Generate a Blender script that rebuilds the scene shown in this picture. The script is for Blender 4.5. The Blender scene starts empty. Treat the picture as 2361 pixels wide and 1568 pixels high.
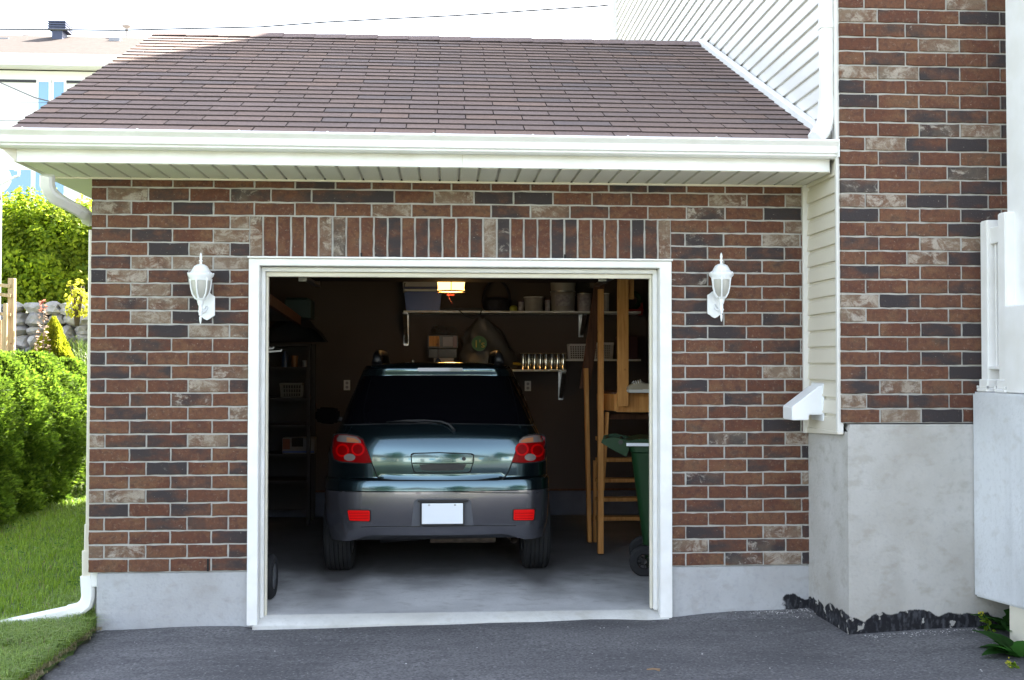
import bpy, bmesh, math, random
import numpy as np
from mathutils import Vector, Matrix
random.seed(7); rng = np.random.default_rng(7)
R = math.radians
sc = bpy.context.scene
COL = sc.collection

# ------------------------------------------------------------------ camera
CAM = np.array([.038, -7.048, 1.350]); YAW, PIT, ROL = R(3.666), R(1.254), R(.042)
FPX = 4000/3839*2361; CX, CY = 1180.5, 784
FW = np.array([math.sin(YAW)*math.cos(PIT), math.cos(YAW)*math.cos(PIT), math.sin(PIT)])
RT = np.array([math.cos(YAW), -math.sin(YAW), 0.]); UP = np.cross(RT, FW)
R2 = RT*math.cos(ROL)+UP*math.sin(ROL); U2 = -RT*math.sin(ROL)+UP*math.cos(ROL)
def at(x, y, ax, v):
    """survey helper: the point of a known real plane (ax = v) seen at a measured photo position"""
    d = FW+R2*(x-CX)/FPX-U2*(y-CY)/FPX; i = 'xyz'.index(ax); t = (v-CAM[i])/d[i]
    return CAM+d*t
cam = bpy.data.objects.new('camera', bpy.data.cameras.new('camera')); COL.objects.link(cam)
M = Matrix(((R2[0], U2[0], -FW[0], CAM[0]), (R2[1], U2[1], -FW[1], CAM[1]), (R2[2], U2[2], -FW[2], CAM[2]), (0, 0, 0, 1)))
cam.matrix_world = M
cam.data.sensor_width = 36; cam.data.lens = 4000/3839*36; cam.data.clip_start = .05; cam.data.clip_end = 2000
sc.camera = cam

# ------------------------------------------------------------------ helpers
def tag(o, label=None, cat=None, group=None, kind=None):
    if label: o['label'] = label
    if cat: o['category'] = cat
    if group: o['group'] = group
    if kind: o['kind'] = kind
    return o
def empty(name, loc=(0, 0, 0), rz=0, label=None, cat=None, group=None):
    o = bpy.data.objects.new(name, None); COL.objects.link(o); o.location = loc; o.rotation_euler = (0, 0, rz)
    o.empty_display_size = .1
    return tag(o, label, cat, group)
def copy_tree(o, parent=None):
    c = o.copy(); COL.objects.link(c)
    if parent is not None: c.parent = parent
    for ch in [x for x in COL.objects if x.parent == o]: copy_tree(ch, c)
    return c
class MB:
    """collects shapes, builds ONE mesh object"""
    def __init__(s): s.v = []; s.f = []; s.c = []; s.col = (1, 1, 1); s.m = []; s.mi = 0
    def add(s, vs, fs):
        n = len(s.v); s.v += [tuple(map(float, p)) for p in vs]; s.f += [tuple(n+i for i in f) for f in fs]
        s.c += [s.col]*len(vs); s.m += [s.mi]*len(fs); return s
    def box(s, x0, x1, y0, y1, z0, z1):
        s.add([(x0, y0, z0), (x1, y0, z0), (x1, y1, z0), (x0, y1, z0), (x0, y0, z1), (x1, y0, z1), (x1, y1, z1), (x0, y1, z1)],
              [(0, 3, 2, 1), (4, 5, 6, 7), (0, 1, 5, 4), (1, 2, 6, 5), (2, 3, 7, 6), (3, 0, 4, 7)]); return s
    def cbox(s, c, d, rz=0, rx=0, ry=0):
        m = Matrix.Translation(c) @ Matrix.Rotation(rz, 4, 'Z') @ Matrix.Rotation(ry, 4, 'Y') @ Matrix.Rotation(rx, 4, 'X')
        hx, hy, hz = d[0]/2, d[1]/2, d[2]/2
        P = [(-hx, -hy, -hz), (hx, -hy, -hz), (hx, hy, -hz), (-hx, hy, -hz), (-hx, -hy, hz), (hx, -hy, hz), (hx, hy, hz), (-hx, hy, hz)]
        s.add([m @ Vector(p) for p in P], [(0, 3, 2, 1), (4, 5, 6, 7), (0, 1, 5, 4), (1, 2, 6, 5), (2, 3, 7, 6), (3, 0, 4, 7)]); return s
    def beam(s, a, b, w, h, up=(0, 0, 1)):
        a = Vector(a); b = Vector(b); d = (b-a).normalized(); u = Vector(up)
        r = d.cross(u).normalized(); u = r.cross(d).normalized()
        P = []
        for q in (a, b):
            for i, j in ((-1, -1), (1, -1), (1, 1), (-1, 1)): P.append(q+r*(i*w/2)+u*(j*h/2))
        s.add(P, [(3, 2, 1, 0), (4, 5, 6, 7), (0, 1, 5, 4), (1, 2, 6, 5), (2, 3, 7, 6), (3, 0, 4, 7)]); return s
    def lathe(s, prof, c=(0, 0, 0), n=24, axis='z', a0=0, a1=2*math.pi):
        P = []; F = []; full = abs(a1-a0-2*math.pi) < 1e-6; k = n if full else n+1
        for r, z in prof:
            for i in range(k):
                a = a0+(a1-a0)*i/n; x, y = r*math.cos(a), r*math.sin(a)
                P.append((c[0]+x, c[1]+y, c[2]+z) if axis == 'z' else (c[0]+x, c[1]+z, c[2]+y) if axis == 'y' else (c[0]+z, c[1]+x, c[2]+y))
        for j in range(len(prof)-1):
            for i in range(n):
                i2 = (i+1) % k
                F.append((j*k+i, j*k+i2, (j+1)*k+i2, (j+1)*k+i))
        s.add(P, F); return s
    def tube(s, pts, r, n=8, cap=True):
        pts = [Vector(p) for p in pts]; P = []; F = []; k = len(pts)
        rr = r if isinstance(r, (list, tuple)) else [r]*k
        prev = None
        for i, p in enumerate(pts):
            d = (pts[min(i+1, k-1)]-pts[max(i-1, 0)]).normalized()
            u = prev if prev is not None else (Vector((0, 0, 1)) if abs(d.z) < .9 else Vector((1, 0, 0)))
            u = (u-d*u.dot(d)).normalized(); prev = u; w = d.cross(u)
            for j in range(n):
                a = 2*math.pi*j/n; P.append(p+(u*math.cos(a)+w*math.sin(a))*rr[i])
        for i in range(k-1):
            for j in range(n):
                F.append((i*n+j, i*n+(j+1) % n, (i+1)*n+(j+1) % n, (i+1)*n+j))
        if cap: F += [tuple(range(n))[::-1], tuple((k-1)*n+j for j in range(n))]
        s.add(P, F); return s
    def prism(s, prof, a, b, axis='x'):
        """prof: closed 2D outline; x-axis extrudes (y,z); y-axis extrudes (x,z); z-axis extrudes (x,y)"""
        n = len(prof); P = []
        for q in (a, b):
            for u, w in prof: P.append((q, u, w) if axis == 'x' else (u, q, w) if axis == 'y' else (u, w, q))
        F = [(i, (i+1) % n, n+(i+1) % n, n+i) for i in range(n)]+[tuple(range(n))[::-1], tuple(range(n, 2*n))]
        s.add(P, F); return s
    def build(s, name, mats, parent=None, smooth=False, bevel=0, bseg=1, loc=None, auto=None):
        me = bpy.data.meshes.new(name); me.from_pydata(s.v, [], s.f)
        ms = mats if isinstance(mats, (list, tuple)) else [mats]
        for m in ms: me.materials.append(m)
        if len(ms) > 1: me.polygons.foreach_set('material_index', s.m)
        if any(c != (1, 1, 1) for c in s.c):
            a = me.color_attributes.new('tone', 'FLOAT_COLOR', 'POINT')
            a.data.foreach_set('color', np.array([(c[0], c[1], c[2], 1) for c in s.c], dtype=np.float32).ravel())
        bm = bmesh.new(); bm.from_mesh(me); bmesh.ops.recalc_face_normals(bm, faces=bm.faces)
        if bevel: bmesh.ops.bevel(bm, geom=list(bm.edges), offset=bevel, segments=bseg, affect='EDGES', clamp_overlap=True)
        bm.to_mesh(me); bm.free()
        if smooth:
            me.polygons.foreach_set('use_smooth', [True]*len(me.polygons))
            if auto is not None: me.set_sharp_from_angle(angle=R(auto))
        me.update()
        o = bpy.data.objects.new(name, me); COL.objects.link(o)
        if loc is not None: o.location = loc
        if parent is not None: o.parent = parent
        return o
def quads(name, V, F, mat, col=None, parent=None, smooth=False, nv=4):
    """fast numpy mesh: V (n,3), F (m,nv)"""
    me = bpy.data.meshes.new(name)
    me.vertices.add(len(V)); me.vertices.foreach_set('co', V.astype(np.float32).ravel())
    me.loops.add(F.size); me.loops.foreach_set('vertex_index', F.astype(np.int32).ravel())
    me.polygons.add(len(F)); me.polygons.foreach_set('loop_start', np.arange(len(F), dtype=np.int32)*nv)
    me.materials.append(mat)
    if smooth: me.polygons.foreach_set('use_smooth', np.ones(len(F), dtype=bool))
    if col is not None:
        a = me.color_attributes.new('tone', 'FLOAT_COLOR', 'POINT')
        c = np.ones((len(V), 4), dtype=np.float32); c[:, :3] = col; a.data.foreach_set('color', c.ravel())
    me.update(calc_edges=True)
    o = bpy.data.objects.new(name, me); COL.objects.link(o)
    if parent is not None: o.parent = parent
    return o

# ------------------------------------------------------------------ materials
def mat(name, col=(.5, .5, .5), rough=.6, metal=0, noise=None, bump=None, spec=.5, coat=0, emit=None, trans=0, attr=False, translucent=0, ior=None):
    """noise=(scale, amount, colour2) mottles; bump=(scale, strength)"""
    m = bpy.data.materials.new(name); m.use_nodes = True; nt = m.node_tree; N = nt.nodes; L = nt.links
    b = N['Principled BSDF']; b.inputs['Base Color'].default_value = (*col, 1); b.inputs['Roughness'].default_value = rough
    b.inputs['Metallic'].default_value = metal; b.inputs['Specular IOR Level'].default_value = spec
    b.inputs['Coat Weight'].default_value = coat; b.inputs['Coat Roughness'].default_value = .03
    b.inputs['Transmission Weight'].default_value = trans
    if ior: b.inputs['IOR'].default_value = ior
    tc = N.new('ShaderNodeTexCoord'); co = tc.outputs['Object']
    base = None
    if attr:
        a = N.new('ShaderNodeAttribute'); a.attribute_name = 'tone'; base = a.outputs['Color']
    if noise:
        n = N.new('ShaderNodeTexNoise'); n.inputs['Scale'].default_value = noise[0]; n.inputs['Detail'].default_value = 6; L.new(co, n.inputs['Vector'])
        mp = N.new('ShaderNodeMapRange'); mp.inputs[1].default_value = .35; mp.inputs[2].default_value = .65; L.new(n.outputs['Fac'], mp.inputs[0]); mp.inputs[4].default_value = noise[1]
        mx = N.new('ShaderNodeMix'); mx.data_type = 'RGBA'; L.new(mp.outputs[0], mx.inputs['Factor'])
        if base is None: mx.inputs['A'].default_value = (*col, 1)
        else: L.new(base, mx.inputs['A'])
        mx.inputs['B'].default_value = (*noise[2], 1); base = mx.outputs['Result']
    if base is not None: L.new(base, b.inputs['Base Color'])
    if bump:
        n = N.new('ShaderNodeTexNoise'); n.inputs['Scale'].default_value = bump[0]; n.inputs['Detail'].default_value = 5; L.new(co, n.inputs['Vector'])
        bp = N.new('ShaderNodeBump'); bp.inputs['Strength'].default_value = bump[1]; bp.inputs['Distance'].default_value = .01
        L.new(n.outputs['Fac'], bp.inputs['Height']); L.new(bp.outputs['Normal'], b.inputs['Normal'])
    if emit:
        b.inputs['Emission Color'].default_value = (*emit[0], 1); b.inputs['Emission Strength'].default_value = emit[1]
    if translucent:
        t = N.new('ShaderNodeBsdfTranslucent'); ms = N.new('ShaderNodeMixShader'); ms.inputs[0].default_value = translucent
        if base is not None:
            hs = N.new('ShaderNodeHueSaturation'); hs.inputs['Value'].default_value = 1.3; L.new(base, hs.inputs['Color']); L.new(hs.outputs[0], t.inputs['Color'])
        else: t.inputs['Color'].default_value = (*[min(1, c*1.3) for c in col], 1)
        L.new(b.outputs[0], ms.inputs[1]); L.new(t.outputs[0], ms.inputs[2]); L.new(ms.outputs[0], N['Material Output'].inputs['Surface'])
    return m
def nodes_of(m): return m.node_tree.nodes, m.node_tree.links

def brick_material():
    m = mat('brick', rough=.9, spec=.25); N, L = nodes_of(m); b = N['Principled BSDF']
    def math_(op, a, c=None, clamp=False):
        n = N.new('ShaderNodeMath'); n.operation = op; n.use_clamp = clamp
        for i, q in enumerate((a, c)):
            if q is None: continue
            if isinstance(q, (int, float)): n.inputs[i].default_value = q
            else: L.new(q, n.inputs[i])
        return n.outputs[0]
    tc = N.new('ShaderNodeTexCoord'); co = tc.outputs['Object']
    at_ = N.new('ShaderNodeAttribute'); at_.attribute_name = 'tone'; sp = N.new('ShaderNodeSeparateColor'); L.new(at_.outputs['Color'], sp.inputs[0])
    dark, white, rnd = sp.outputs
    def noise(scale, det=5, sx=1, sz=1, rough=.6, dist=0):
        mp = N.new('ShaderNodeMapping'); mp.inputs['Scale'].default_value = (sx, 1, sz); L.new(co, mp.inputs[0])
        ad = N.new('ShaderNodeVectorMath'); ad.operation = 'ADD'; L.new(mp.outputs[0], ad.inputs[0])
        cb = N.new('ShaderNodeCombineXYZ'); L.new(math_('MULTIPLY', rnd, 37.), cb.inputs[1]); L.new(cb.outputs[0], ad.inputs[1])
        n = N.new('ShaderNodeTexNoise'); n.inputs['Scale'].default_value = scale; n.inputs['Detail'].default_value = det; n.inputs['Roughness'].default_value = rough; n.inputs['Distortion'].default_value = dist
        L.new(ad.outputs[0], n.inputs['Vector']); return n.outputs['Fac']
    def mix(f, A, B):
        n = N.new('ShaderNodeMix'); n.data_type = 'RGBA'; L.new(f, n.inputs['Factor'])
        for k, q in (('A', A), ('B', B)):
            if isinstance(q, tuple): n.inputs[k].default_value = (*q, 1)
            else: L.new(q, n.inputs[k])
        return n.outputs['Result']
    def ramp(f, a, c):
        n = N.new('ShaderNodeMapRange'); n.interpolation_type = 'SMOOTHSTEP'; n.inputs[1].default_value = a; n.inputs[2].default_value = c; L.new(f, n.inputs[0]); return n.outputs[0]
    # red clay with orange and brown drift, per brick
    base = mix(rnd, (.108, .044, .027), (.142, .066, .038))
    base = mix(ramp(noise(9, 3, .5), .45, .75), base, (.185, .098, .050))
    base = mix(ramp(noise(14, 4), .5, .8), base, (.075, .04, .032))
    base = mix(math_('MULTIPLY', ramp(noise(38, 4), .42, .72), .6), base, (.06, .03, .024))
    base = mix(math_('MULTIPLY', ramp(noise(46, 3, 1, 1, .7), .56, .7), .3), base, (.27, .2, .155))
    # dark flashed clay
    dk = ramp(math_('ADD', math_('MULTIPLY', dark, 1.1), math_('MULTIPLY', math_('SUBTRACT', noise(9, 5, .5), .5), 3.0)), .2, 1.1)
    base = mix(dk, base, (.040, .034, .035))
    # pale lime bloom
    wt = ramp(math_('ADD', math_('MULTIPLY', white, .70), math_('MULTIPLY', math_('SUBTRACT', noise(14, 9, .8, 1.1, .75, .5), .5), 3.4)), .48, 1.0)
    base = mix(math_('MULTIPLY', math_('MULTIPLY', wt, math_('MINIMUM', math_('MULTIPLY', white, 4.), 1.)), .8), base, (.45, .41, .35))
    haze = ramp(math_('MULTIPLY', white, noise(6, 3)), .2, .6)
    base = mix(math_('MULTIPLY', haze, .6), base, (.22, .175, .125))
    # mortar crumbs and grit
    base = mix(math_('MULTIPLY', ramp(noise(75, 3), .66, .74), .6), base, (.33, .29, .25))
    base = mix(math_('MULTIPLY', ramp(noise(210, 2), .5, .75), .45), base, (.05, .026, .02))
    L.new(base, b.inputs['Base Color'])
    bp = N.new('ShaderNodeBump'); bp.inputs['Strength'].default_value = .7; bp.inputs['Distance'].default_value = .004
    L.new(noise(90, 6), bp.inputs['Height']); L.new(bp.outputs[0], b.inputs['Normal'])
    return m

def concrete_material(name, col, col2, tar=None, streak=False):
    """tar = function args (z0, amp, xmin): old black foundation coating left along the foot"""
    m = mat(name, col, .9, noise=(1.6, .8, col2), bump=(60, .35), spec=.2); N, L = nodes_of(m); b = N['Principled BSDF']
    src = b.inputs['Base Color'].links[0].from_socket; tc = N.new('ShaderNodeTexCoord'); co = tc.outputs['Object']
    def noise(scale, sx=1, sz=1, det=6):
        mp = N.new('ShaderNodeMapping'); mp.inputs['Scale'].default_value = (sx, sx, sz); L.new(co, mp.inputs[0])
        n = N.new('ShaderNodeTexNoise'); n.inputs['Scale'].default_value = scale; n.inputs['Detail'].default_value = det; L.new(mp.outputs[0], n.inputs[0]); return n.outputs['Fac']
    def mix(f, A, B):
        n = N.new('ShaderNodeMix'); n.data_type = 'RGBA'; L.new(f, n.inputs['Factor'])
        for k, q in (('A', A), ('B', B)):
            if isinstance(q, tuple): n.inputs[k].default_value = (*q, 1)
            else: L.new(q, n.inputs[k])
        return n.outputs['Result']
    def rng_(f, a, c, to=1.):
        n = N.new('ShaderNodeMapRange'); n.interpolation_type = 'SMOOTHSTEP'; n.inputs[1].default_value = a; n.inputs[2].default_value = c; n.inputs[4].default_value = to; L.new(f, n.inputs[0]); return n.outputs[0]
    src = mix(rng_(noise(35), .5, .72, .35), src, tuple(c*.7 for c in col)); src = mix(rng_(noise(9, 1, 1.5), .52, .72, .4), src, (col2[0]*.85, col2[1]*.82, col2[2]*.76))
    src = mix(rng_(noise(4, 1, .35), .5, .8, .35), src, tuple(c*.75 for c in col2))
    if streak: src = mix(rng_(noise(12, 1, .06), .5, .75, .5), src, tuple(c*.78 for c in col))
    if tar:
        z0, amp, xmin = tar
        sx = N.new('ShaderNodeSeparateXYZ'); L.new(co, sx.inputs[0])
        def ma(op, a, c):
            n = N.new('ShaderNodeMath'); n.operation = op
            for i, q in enumerate((a, c)):
                if isinstance(q, (int, float)): n.inputs[i].default_value = q
                else: L.new(q, n.inputs[i])
            return n.outputs[0]
        h = ma('ADD', sx.outputs[2], ma('MULTIPLY', ma('SUBTRACT', noise(5.5, 1, .25, 7), .5), amp))
        edge = rng_(h, z0+.006, z0-.006)
        if xmin is not None: edge = ma('MULTIPLY', edge, rng_(ma('ADD', sx.outputs[0], ma('MULTIPLY', noise(20), .1)), xmin, xmin+.02))
        hole = rng_(noise(17, 1, .9), .60, .64)
        edge = ma('MULTIPLY', edge, ma('SUBTRACT', 1., ma('MULTIPLY', hole, .85)))
        src = mix(edge, src, mix(rng_(noise(40, 1, .5), .45, .7), (.016, .016, .019), (.06, .062, .07)))
    L.new(src, b.inputs['Base Color'])
    return m

def wood_material(name, c1, c2, knots=True):
    m = mat(name, c1, .65, spec=.3); N, L = nodes_of(m); b = N['Principled BSDF']; tc = N.new('ShaderNodeTexCoord')
    mp = N.new('ShaderNodeMapping'); mp.inputs['Scale'].default_value = (9, 9, .7); L.new(tc.outputs['Object'], mp.inputs[0])
    n = N.new('ShaderNodeTexNoise'); n.inputs['Scale'].default_value = 4; n.inputs['Detail'].default_value = 7; n.inputs['Distortion'].default_value = 1.2; L.new(mp.outputs[0], n.inputs[0])
    r = N.new('ShaderNodeMapRange'); r.inputs[1].default_value = .35; r.inputs[2].default_value = .7; L.new(n.outputs[0], r.inputs[0])
    mx = N.new('ShaderNodeMix'); mx.data_type = 'RGBA'; mx.inputs['A'].default_value = (*c1, 1); mx.inputs['B'].default_value = (*c2, 1); L.new(r.outputs[0], mx.inputs['Factor'])
    out = mx.outputs['Result']
    if knots:
        v = N.new('ShaderNodeTexVoronoi'); v.inputs['Scale'].default_value = 5.5; L.new(tc.outputs['Object'], v.inputs['Vector'])
        r2 = N.new('ShaderNodeMapRange'); r2.inputs[1].default_value = .1; r2.inputs[2].default_value = .04; L.new(v.outputs['Distance'], r2.inputs[0])
        m2 = N.new('ShaderNodeMix'); m2.data_type = 'RGBA'; L.new(out, m2.inputs['A']); m2.inputs['B'].default_value = (.2, .07, .02, 1); L.new(r2.outputs[0], m2.inputs['Factor']); out = m2.outputs['Result']
    L.new(out, b.inputs['Base Color']); return m

MT = {}
MT['brick'] = brick_material()
MT['mortar'] = mat('mortar', (.42, .405, .37), .95, noise=(25, .6, (.31, .30, .275)), bump=(120, .3), spec=.15)
MT['white'] = mat('white_painted_metal', (.82, .82, .80), .45, noise=(5, .7, (.72, .71, .66)))
MT['white_wood'] = mat('white_painted_wood', (.80, .80, .78), .5, noise=(7, .6, (.68, .67, .62)), bump=(30, .2))
MT['cream'] = mat('cream_painted_trim', (.70, .66, .54), .55, noise=(5, .5, (.60, .57, .46)))
MT['vinyl'] = mat('white_vinyl', (.68, .665, .62), .5, noise=(2.2, .4, (.63, .61, .56)), bump=(45, .08))
MT['vinyl_cream'] = mat('cream_vinyl', (.66, .62, .52), .5, noise=(2.5, .5, (.60, .56, .47)), bump=(45, .08))
MT['soffit'] = mat('soffit_metal', (.66, .64, .54), .5, noise=(4, .4, (.58, .56, .48)))
MT['conc_left'] = concrete_material('grey_foundation_concrete', (.43, .44, .45), (.34, .335, .325), tar=(-.215, .2, 2.36))
MT['conc_house'] = concrete_material('parged_foundation_concrete', (.50, .49, .465), (.34, .32, .28), tar=(-.20, .22, None))
MT['conc_porch'] = concrete_material('porch_concrete', (.66, .68, .69), (.55, .56, .56), streak=True)
MT['conc_sill'] = concrete_material('pale_threshold_concrete', (.60, .60, .57), (.46, .45, .41))
MT['black'] = mat('black_void', (.01, .01, .01), .9)
MT['lantern'] = mat('lantern_white_enamel', (.82, .84, .85), .35)
MT['frost'] = mat('frosted_glass', (.42, .41, .37), .35, spec=.5)
MT['metal'] = mat('galvanised_steel', (.55, .56, .57), .35, 1, noise=(20, .6, (.35, .36, .38)))
MT['chrome'] = mat('bright_tin', (.8, .78, .7), .16, 1)
MT['pine'] = wood_material('pine_lumber', (.60, .30, .09), (.44, .18, .045))
MT['brown_wood'] = wood_material('dark_brown_board', (.13, .055, .028), (.075, .03, .017), False)
MT['fence_wood'] = wood_material('fence_wood', (.52, .38, .22), (.38, .25, .13))
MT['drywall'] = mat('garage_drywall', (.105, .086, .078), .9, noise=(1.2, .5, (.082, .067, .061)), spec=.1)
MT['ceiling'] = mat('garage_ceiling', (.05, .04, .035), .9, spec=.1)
MT['green_bin'] = mat('green_bin_plastic', (.009, .040, .013), .5, noise=(8, .5, (.007, .032, .010)), spec=.25)
MT['tyre'] = mat('tyre_rubber', (.010, .0105, .012), .8, bump=(70, .3))
MT['rim'] = mat('alloy_rim', (.3, .31, .33), .35, .8)
MT['paint'] = mat('dark_green_car_paint', (.055, .098, .115), .14, .95, coat=1)
MT['bumper'] = mat('grey_bumper_paint', (.13, .13, .15), .26, .8, coat=.7)
MT['glass_dark'] = mat('dark_tinted_glass', (.002, .002, .003), .06, spec=.35)
MT['trim_black'] = mat('black_trim_plastic', (.008, .008, .009), .45)
MT['red_lens'] = mat('red_lens', (.20, 0, .001), .3, spec=.12, coat=.08)
MT['red_bright'] = mat('red_reflector', (.75, .004, .004), .35, spec=.2)
MT['clear_lens'] = mat('clear_lens', (.30, .25, .23), .2, .4, coat=.3); MT['red_ring'] = mat('red_ring', (.50, .001, .002), .35, spec=.12)
MT['amber_lens'] = mat('amber_lens', (.55, .22, .1), .12, .2, coat=1)
MT['matte_black'] = mat('matte_black_plastic', (.006, .006, .007), .85, spec=.1)
MT['plate'] = mat('blank_white_plate', (.78, .82, .86), .45)
MT['rust'] = mat('rusty_muffler', (.13, .1, .075), .75, .3, noise=(25, .8, (.05, .035, .025)))
MT['window_blue'] = mat('sky_painted_glass', (.16, .33, .52), .15, spec=.8)  # reflected sky put into the panes as a blue base colour
MT['stone'] = mat('field_stone', attr=True, rough=.9, noise=(7, .5, (.16, .15, .15)), bump=(12, .8), spec=.2)
MT['soil'] = mat('garden_soil', (.13, .10, .075), .95, noise=(9, .7, (.07, .052, .038)), bump=(30, .8))
MT['leaf'] = mat('broad_leaf', attr=True, rough=.6, translucent=.66, spec=.25)
MT['spray'] = mat('cedar_spray', attr=True, rough=.7, translucent=.55, spec=.25)
MT['grassblade'] = mat('grass_blade', attr=True, rough=.55, translucent=.35)
MT['bark'] = mat('bark', (.09, .065, .045), .9)
MT['cable'] = mat('black_cable', (.03, .03, .035), .6)
MT['neigh_wall'] = mat('neighbour_white_cladding', (.8, .8, .79), .6, noise=(1, .3, (.74, .74, .72)))
MT['neigh_roof'] = mat('pale_brown_shingle', (.10, .083, .075), .95, noise=(6, .7, (.075, .063, .057)), bump=(20, .4), spec=.1)

# shingles: per-tab tone + grit
m = mat('brown_asphalt_shingle', attr=True, rough=.95, noise=(60, .45, (.12, .09, .08)), bump=(160, .12), spec=.12); MT['shingle'] = m
# asphalt
def asphalt():
    m = mat('driveway_asphalt', (.088, .084, .09), .93, spec=.2); N, L = nodes_of(m); b = N['Principled BSDF']; tc = N.new('ShaderNodeTexCoord'); co = tc.outputs['Object']
    def noise(s, d=5, stretch=(1, 1, 1)):
        mp = N.new('ShaderNodeMapping'); mp.inputs['Scale'].default_value = stretch; L.new(co, mp.inputs[0])
        n = N.new('ShaderNodeTexNoise'); n.inputs['Scale'].default_value = s; n.inputs['Detail'].default_value = d; L.new(mp.outputs[0], n.inputs[0]); return n.outputs[0]
    def rg(f, a, c, to=1.):
        n = N.new('ShaderNodeMapRange'); n.inputs[1].default_value = a; n.inputs[2].default_value = c; n.inputs[4].default_value = to; L.new(f, n.inputs[0]); return n.outputs[0]
    def mix(f, A, B):
        n = N.new('ShaderNodeMix'); n.data_type = 'RGBA'; L.new(f, n.inputs['Factor'])
        for k, q in (('A', A), ('B', B)):
            if isinstance(q, tuple): n.inputs[k].default_value = (*q, 1)
            else: L.new(q, n.inputs[k])
        return n.outputs['Result']
    c = mix(rg(noise(1.1, 4, (1, 2.2, 1)), .35, .65), (.165, .16, .162), (.105, .102, .105))
    c = mix(rg(noise(62, 4), .42, .68, .75), c, (.055, .055, .058))
    c = mix(rg(noise(4.5, 5, (1, 3, 1)), .5, .75, .45), c, (.06, .06, .062))
    c = mix(rg(noise(48, 3), .58, .70, .6), c, (.24, .235, .235))
    v = N.new('ShaderNodeTexVoronoi'); v.inputs['Scale'].default_value = 22; L.new(co, v.inputs['Vector'])
    c = mix(rg(v.outputs['Distance'], .07, .035, .7), c, (.30, .29, .29))
    L.new(c, b.inputs['Base Color'])
    bp = N.new('ShaderNodeBump'); bp.inputs['Strength'].default_value = .35; bp.inputs['Distance'].default_value = .003; L.new(noise(120, 4), bp.inputs['Height']); L.new(bp.outputs[0], b.inputs['Normal'])
    return m
MT['asphalt'] = asphalt()
MT['floor'] = concrete_material('garage_floor_concrete', (.60, .60, .585), (.36, .36, .355))
MT['turf'] = mat('turf_soil', (.08, .14, .02), .95, noise=(12, .6, (.055, .085, .018)), bump=(40, .6))
MT['verge'] = mat('verge_ground', (.13, .135, .08), .95, noise=(.5, .6, (.10, .11, .06)), bump=(10, .6))

# ------------------------------------------------------------------ world, sun
SUN_AZ, SUN_EL = R(36.6), R(45)         # azimuth measured from +Y towards +X
w = bpy.data.worlds.new('World'); sc.world = w; w.use_nodes = True
sky = w.node_tree.nodes.new('ShaderNodeTexSky'); sky.sky_type = 'NISHITA'; sky.sun_disc = False
sky.sun_elevation = SUN_EL; sky.sun_rotation = SUN_AZ; sky.air_density = 1.0; sky.dust_density = 2.0; sky.ozone_density = 1.0
bg = w.node_tree.nodes['Background']; bg.inputs[1].default_value = .10
hs_ = w.node_tree.nodes.new('ShaderNodeHueSaturation'); hs_.inputs['Saturation'].default_value = .56
w.node_tree.links.new(sky.outputs[0], hs_.inputs['Color']); w.node_tree.links.new(hs_.outputs[0], bg.inputs[0])
sl = bpy.data.lights.new('sun', 'SUN'); sl.energy = 5.0; sl.angle = R(.5); sl.color = (1, .95, .86)
so = bpy.data.objects.new('sun', sl); COL.objects.link(so)
sd = Vector((math.sin(SUN_AZ)*math.cos(SUN_EL), math.cos(SUN_AZ)*math.cos(SUN_EL), math.sin(SUN_EL)))
so.rotation_euler = sd.to_track_quat('Z', 'Y').to_euler(); so.location = (10, 12, 14)
sc.view_settings.view_transform = 'Standard'; sc.view_settings.look = 'None'; sc.view_settings.gamma = 1; sc.view_settings.exposure = EXPO = 3.1
sc.cycles.max_bounces = 10; sc.cycles.diffuse_bounces = 5; sc.cycles.use_denoising = True

# ------------------------------------------------------------------ dimensions
CO = .089; P = .2627
XL, XB, XS, XR = -2.239, -1.232, 1.558, 2.49
ZG = -.36                                # ground level at the garage
YH = -.60                                # house front
def gz(x, y):                            # driveway height
    return -.348+.012*x+.012*min(0, y)
# ------------------------------------------------------------------ bricks
TONES = dict(R=(.05, .06), O=(0, .12), M=(.5, .08), D=(.82, .08), W=(.22, .9), G=(.75, .58))
def brick(mb, x0, x1, z0, z1, y, t, side=0, thick=.09):
    d, wv = TONES.get(t, TONES['R']); mb.col = (min(1, max(0, d+random.uniform(-.12, .12))), max(0, wv+random.uniform(-.08, .12)), random.random())
    q = .0035; yf = y+random.uniform(-.002, .002); n_ = max(2, int(round((x1-x0)/.05))) if x1-x0 > z1-z0 else 2
    m_ = 2 if x1-x0 > z1-z0 else 5
    j = lambda a_=.0022: random.uniform(-a_, a_)
    bot = [(x0+(x1-x0)*i/n_, z0+j()) for i in range(n_+1)]; top = [(x1-(x1-x0)*i/n_, z1+j()) for i in range(n_+1)]
    rgt = [(x1+j(), z0+(z1-z0)*i/m_) for i in range(1, m_)]; lft = [(x0+j(), z1-(z1-z0)*i/m_) for i in range(1, m_)]
    loop = bot+rgt+top+lft; cx_, cz_ = (x0+x1)/2, (z0+z1)/2; k_ = len(loop)
    V = [(u-q*(1 if u > cx_+.0 else -1)*(abs(u-cx_) > (x1-x0)/2-.004), yf, v_-q*(1 if v_ > cz_ else -1)*(abs(v_-cz_) > (z1-z0)/2-.004)) for u, v_ in loop]
    V += [(u, yf+q, v_) for u, v_ in loop]+[(u, yf+thick, v_) for u, v_ in loop]
    F = [tuple(range(k_))]+[(i, k_+i, k_+(i+1) % k_, (i+1) % k_) for i in range(k_)]+[(k_+i, 2*k_+i, 2*k_+(i+1) % k_, k_+(i+1) % k_) for i in range(k_)]
    mb.add(V, F)
def rnd_tone(): return random.choice('RRRRRROMMMDDDWWG')
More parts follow.
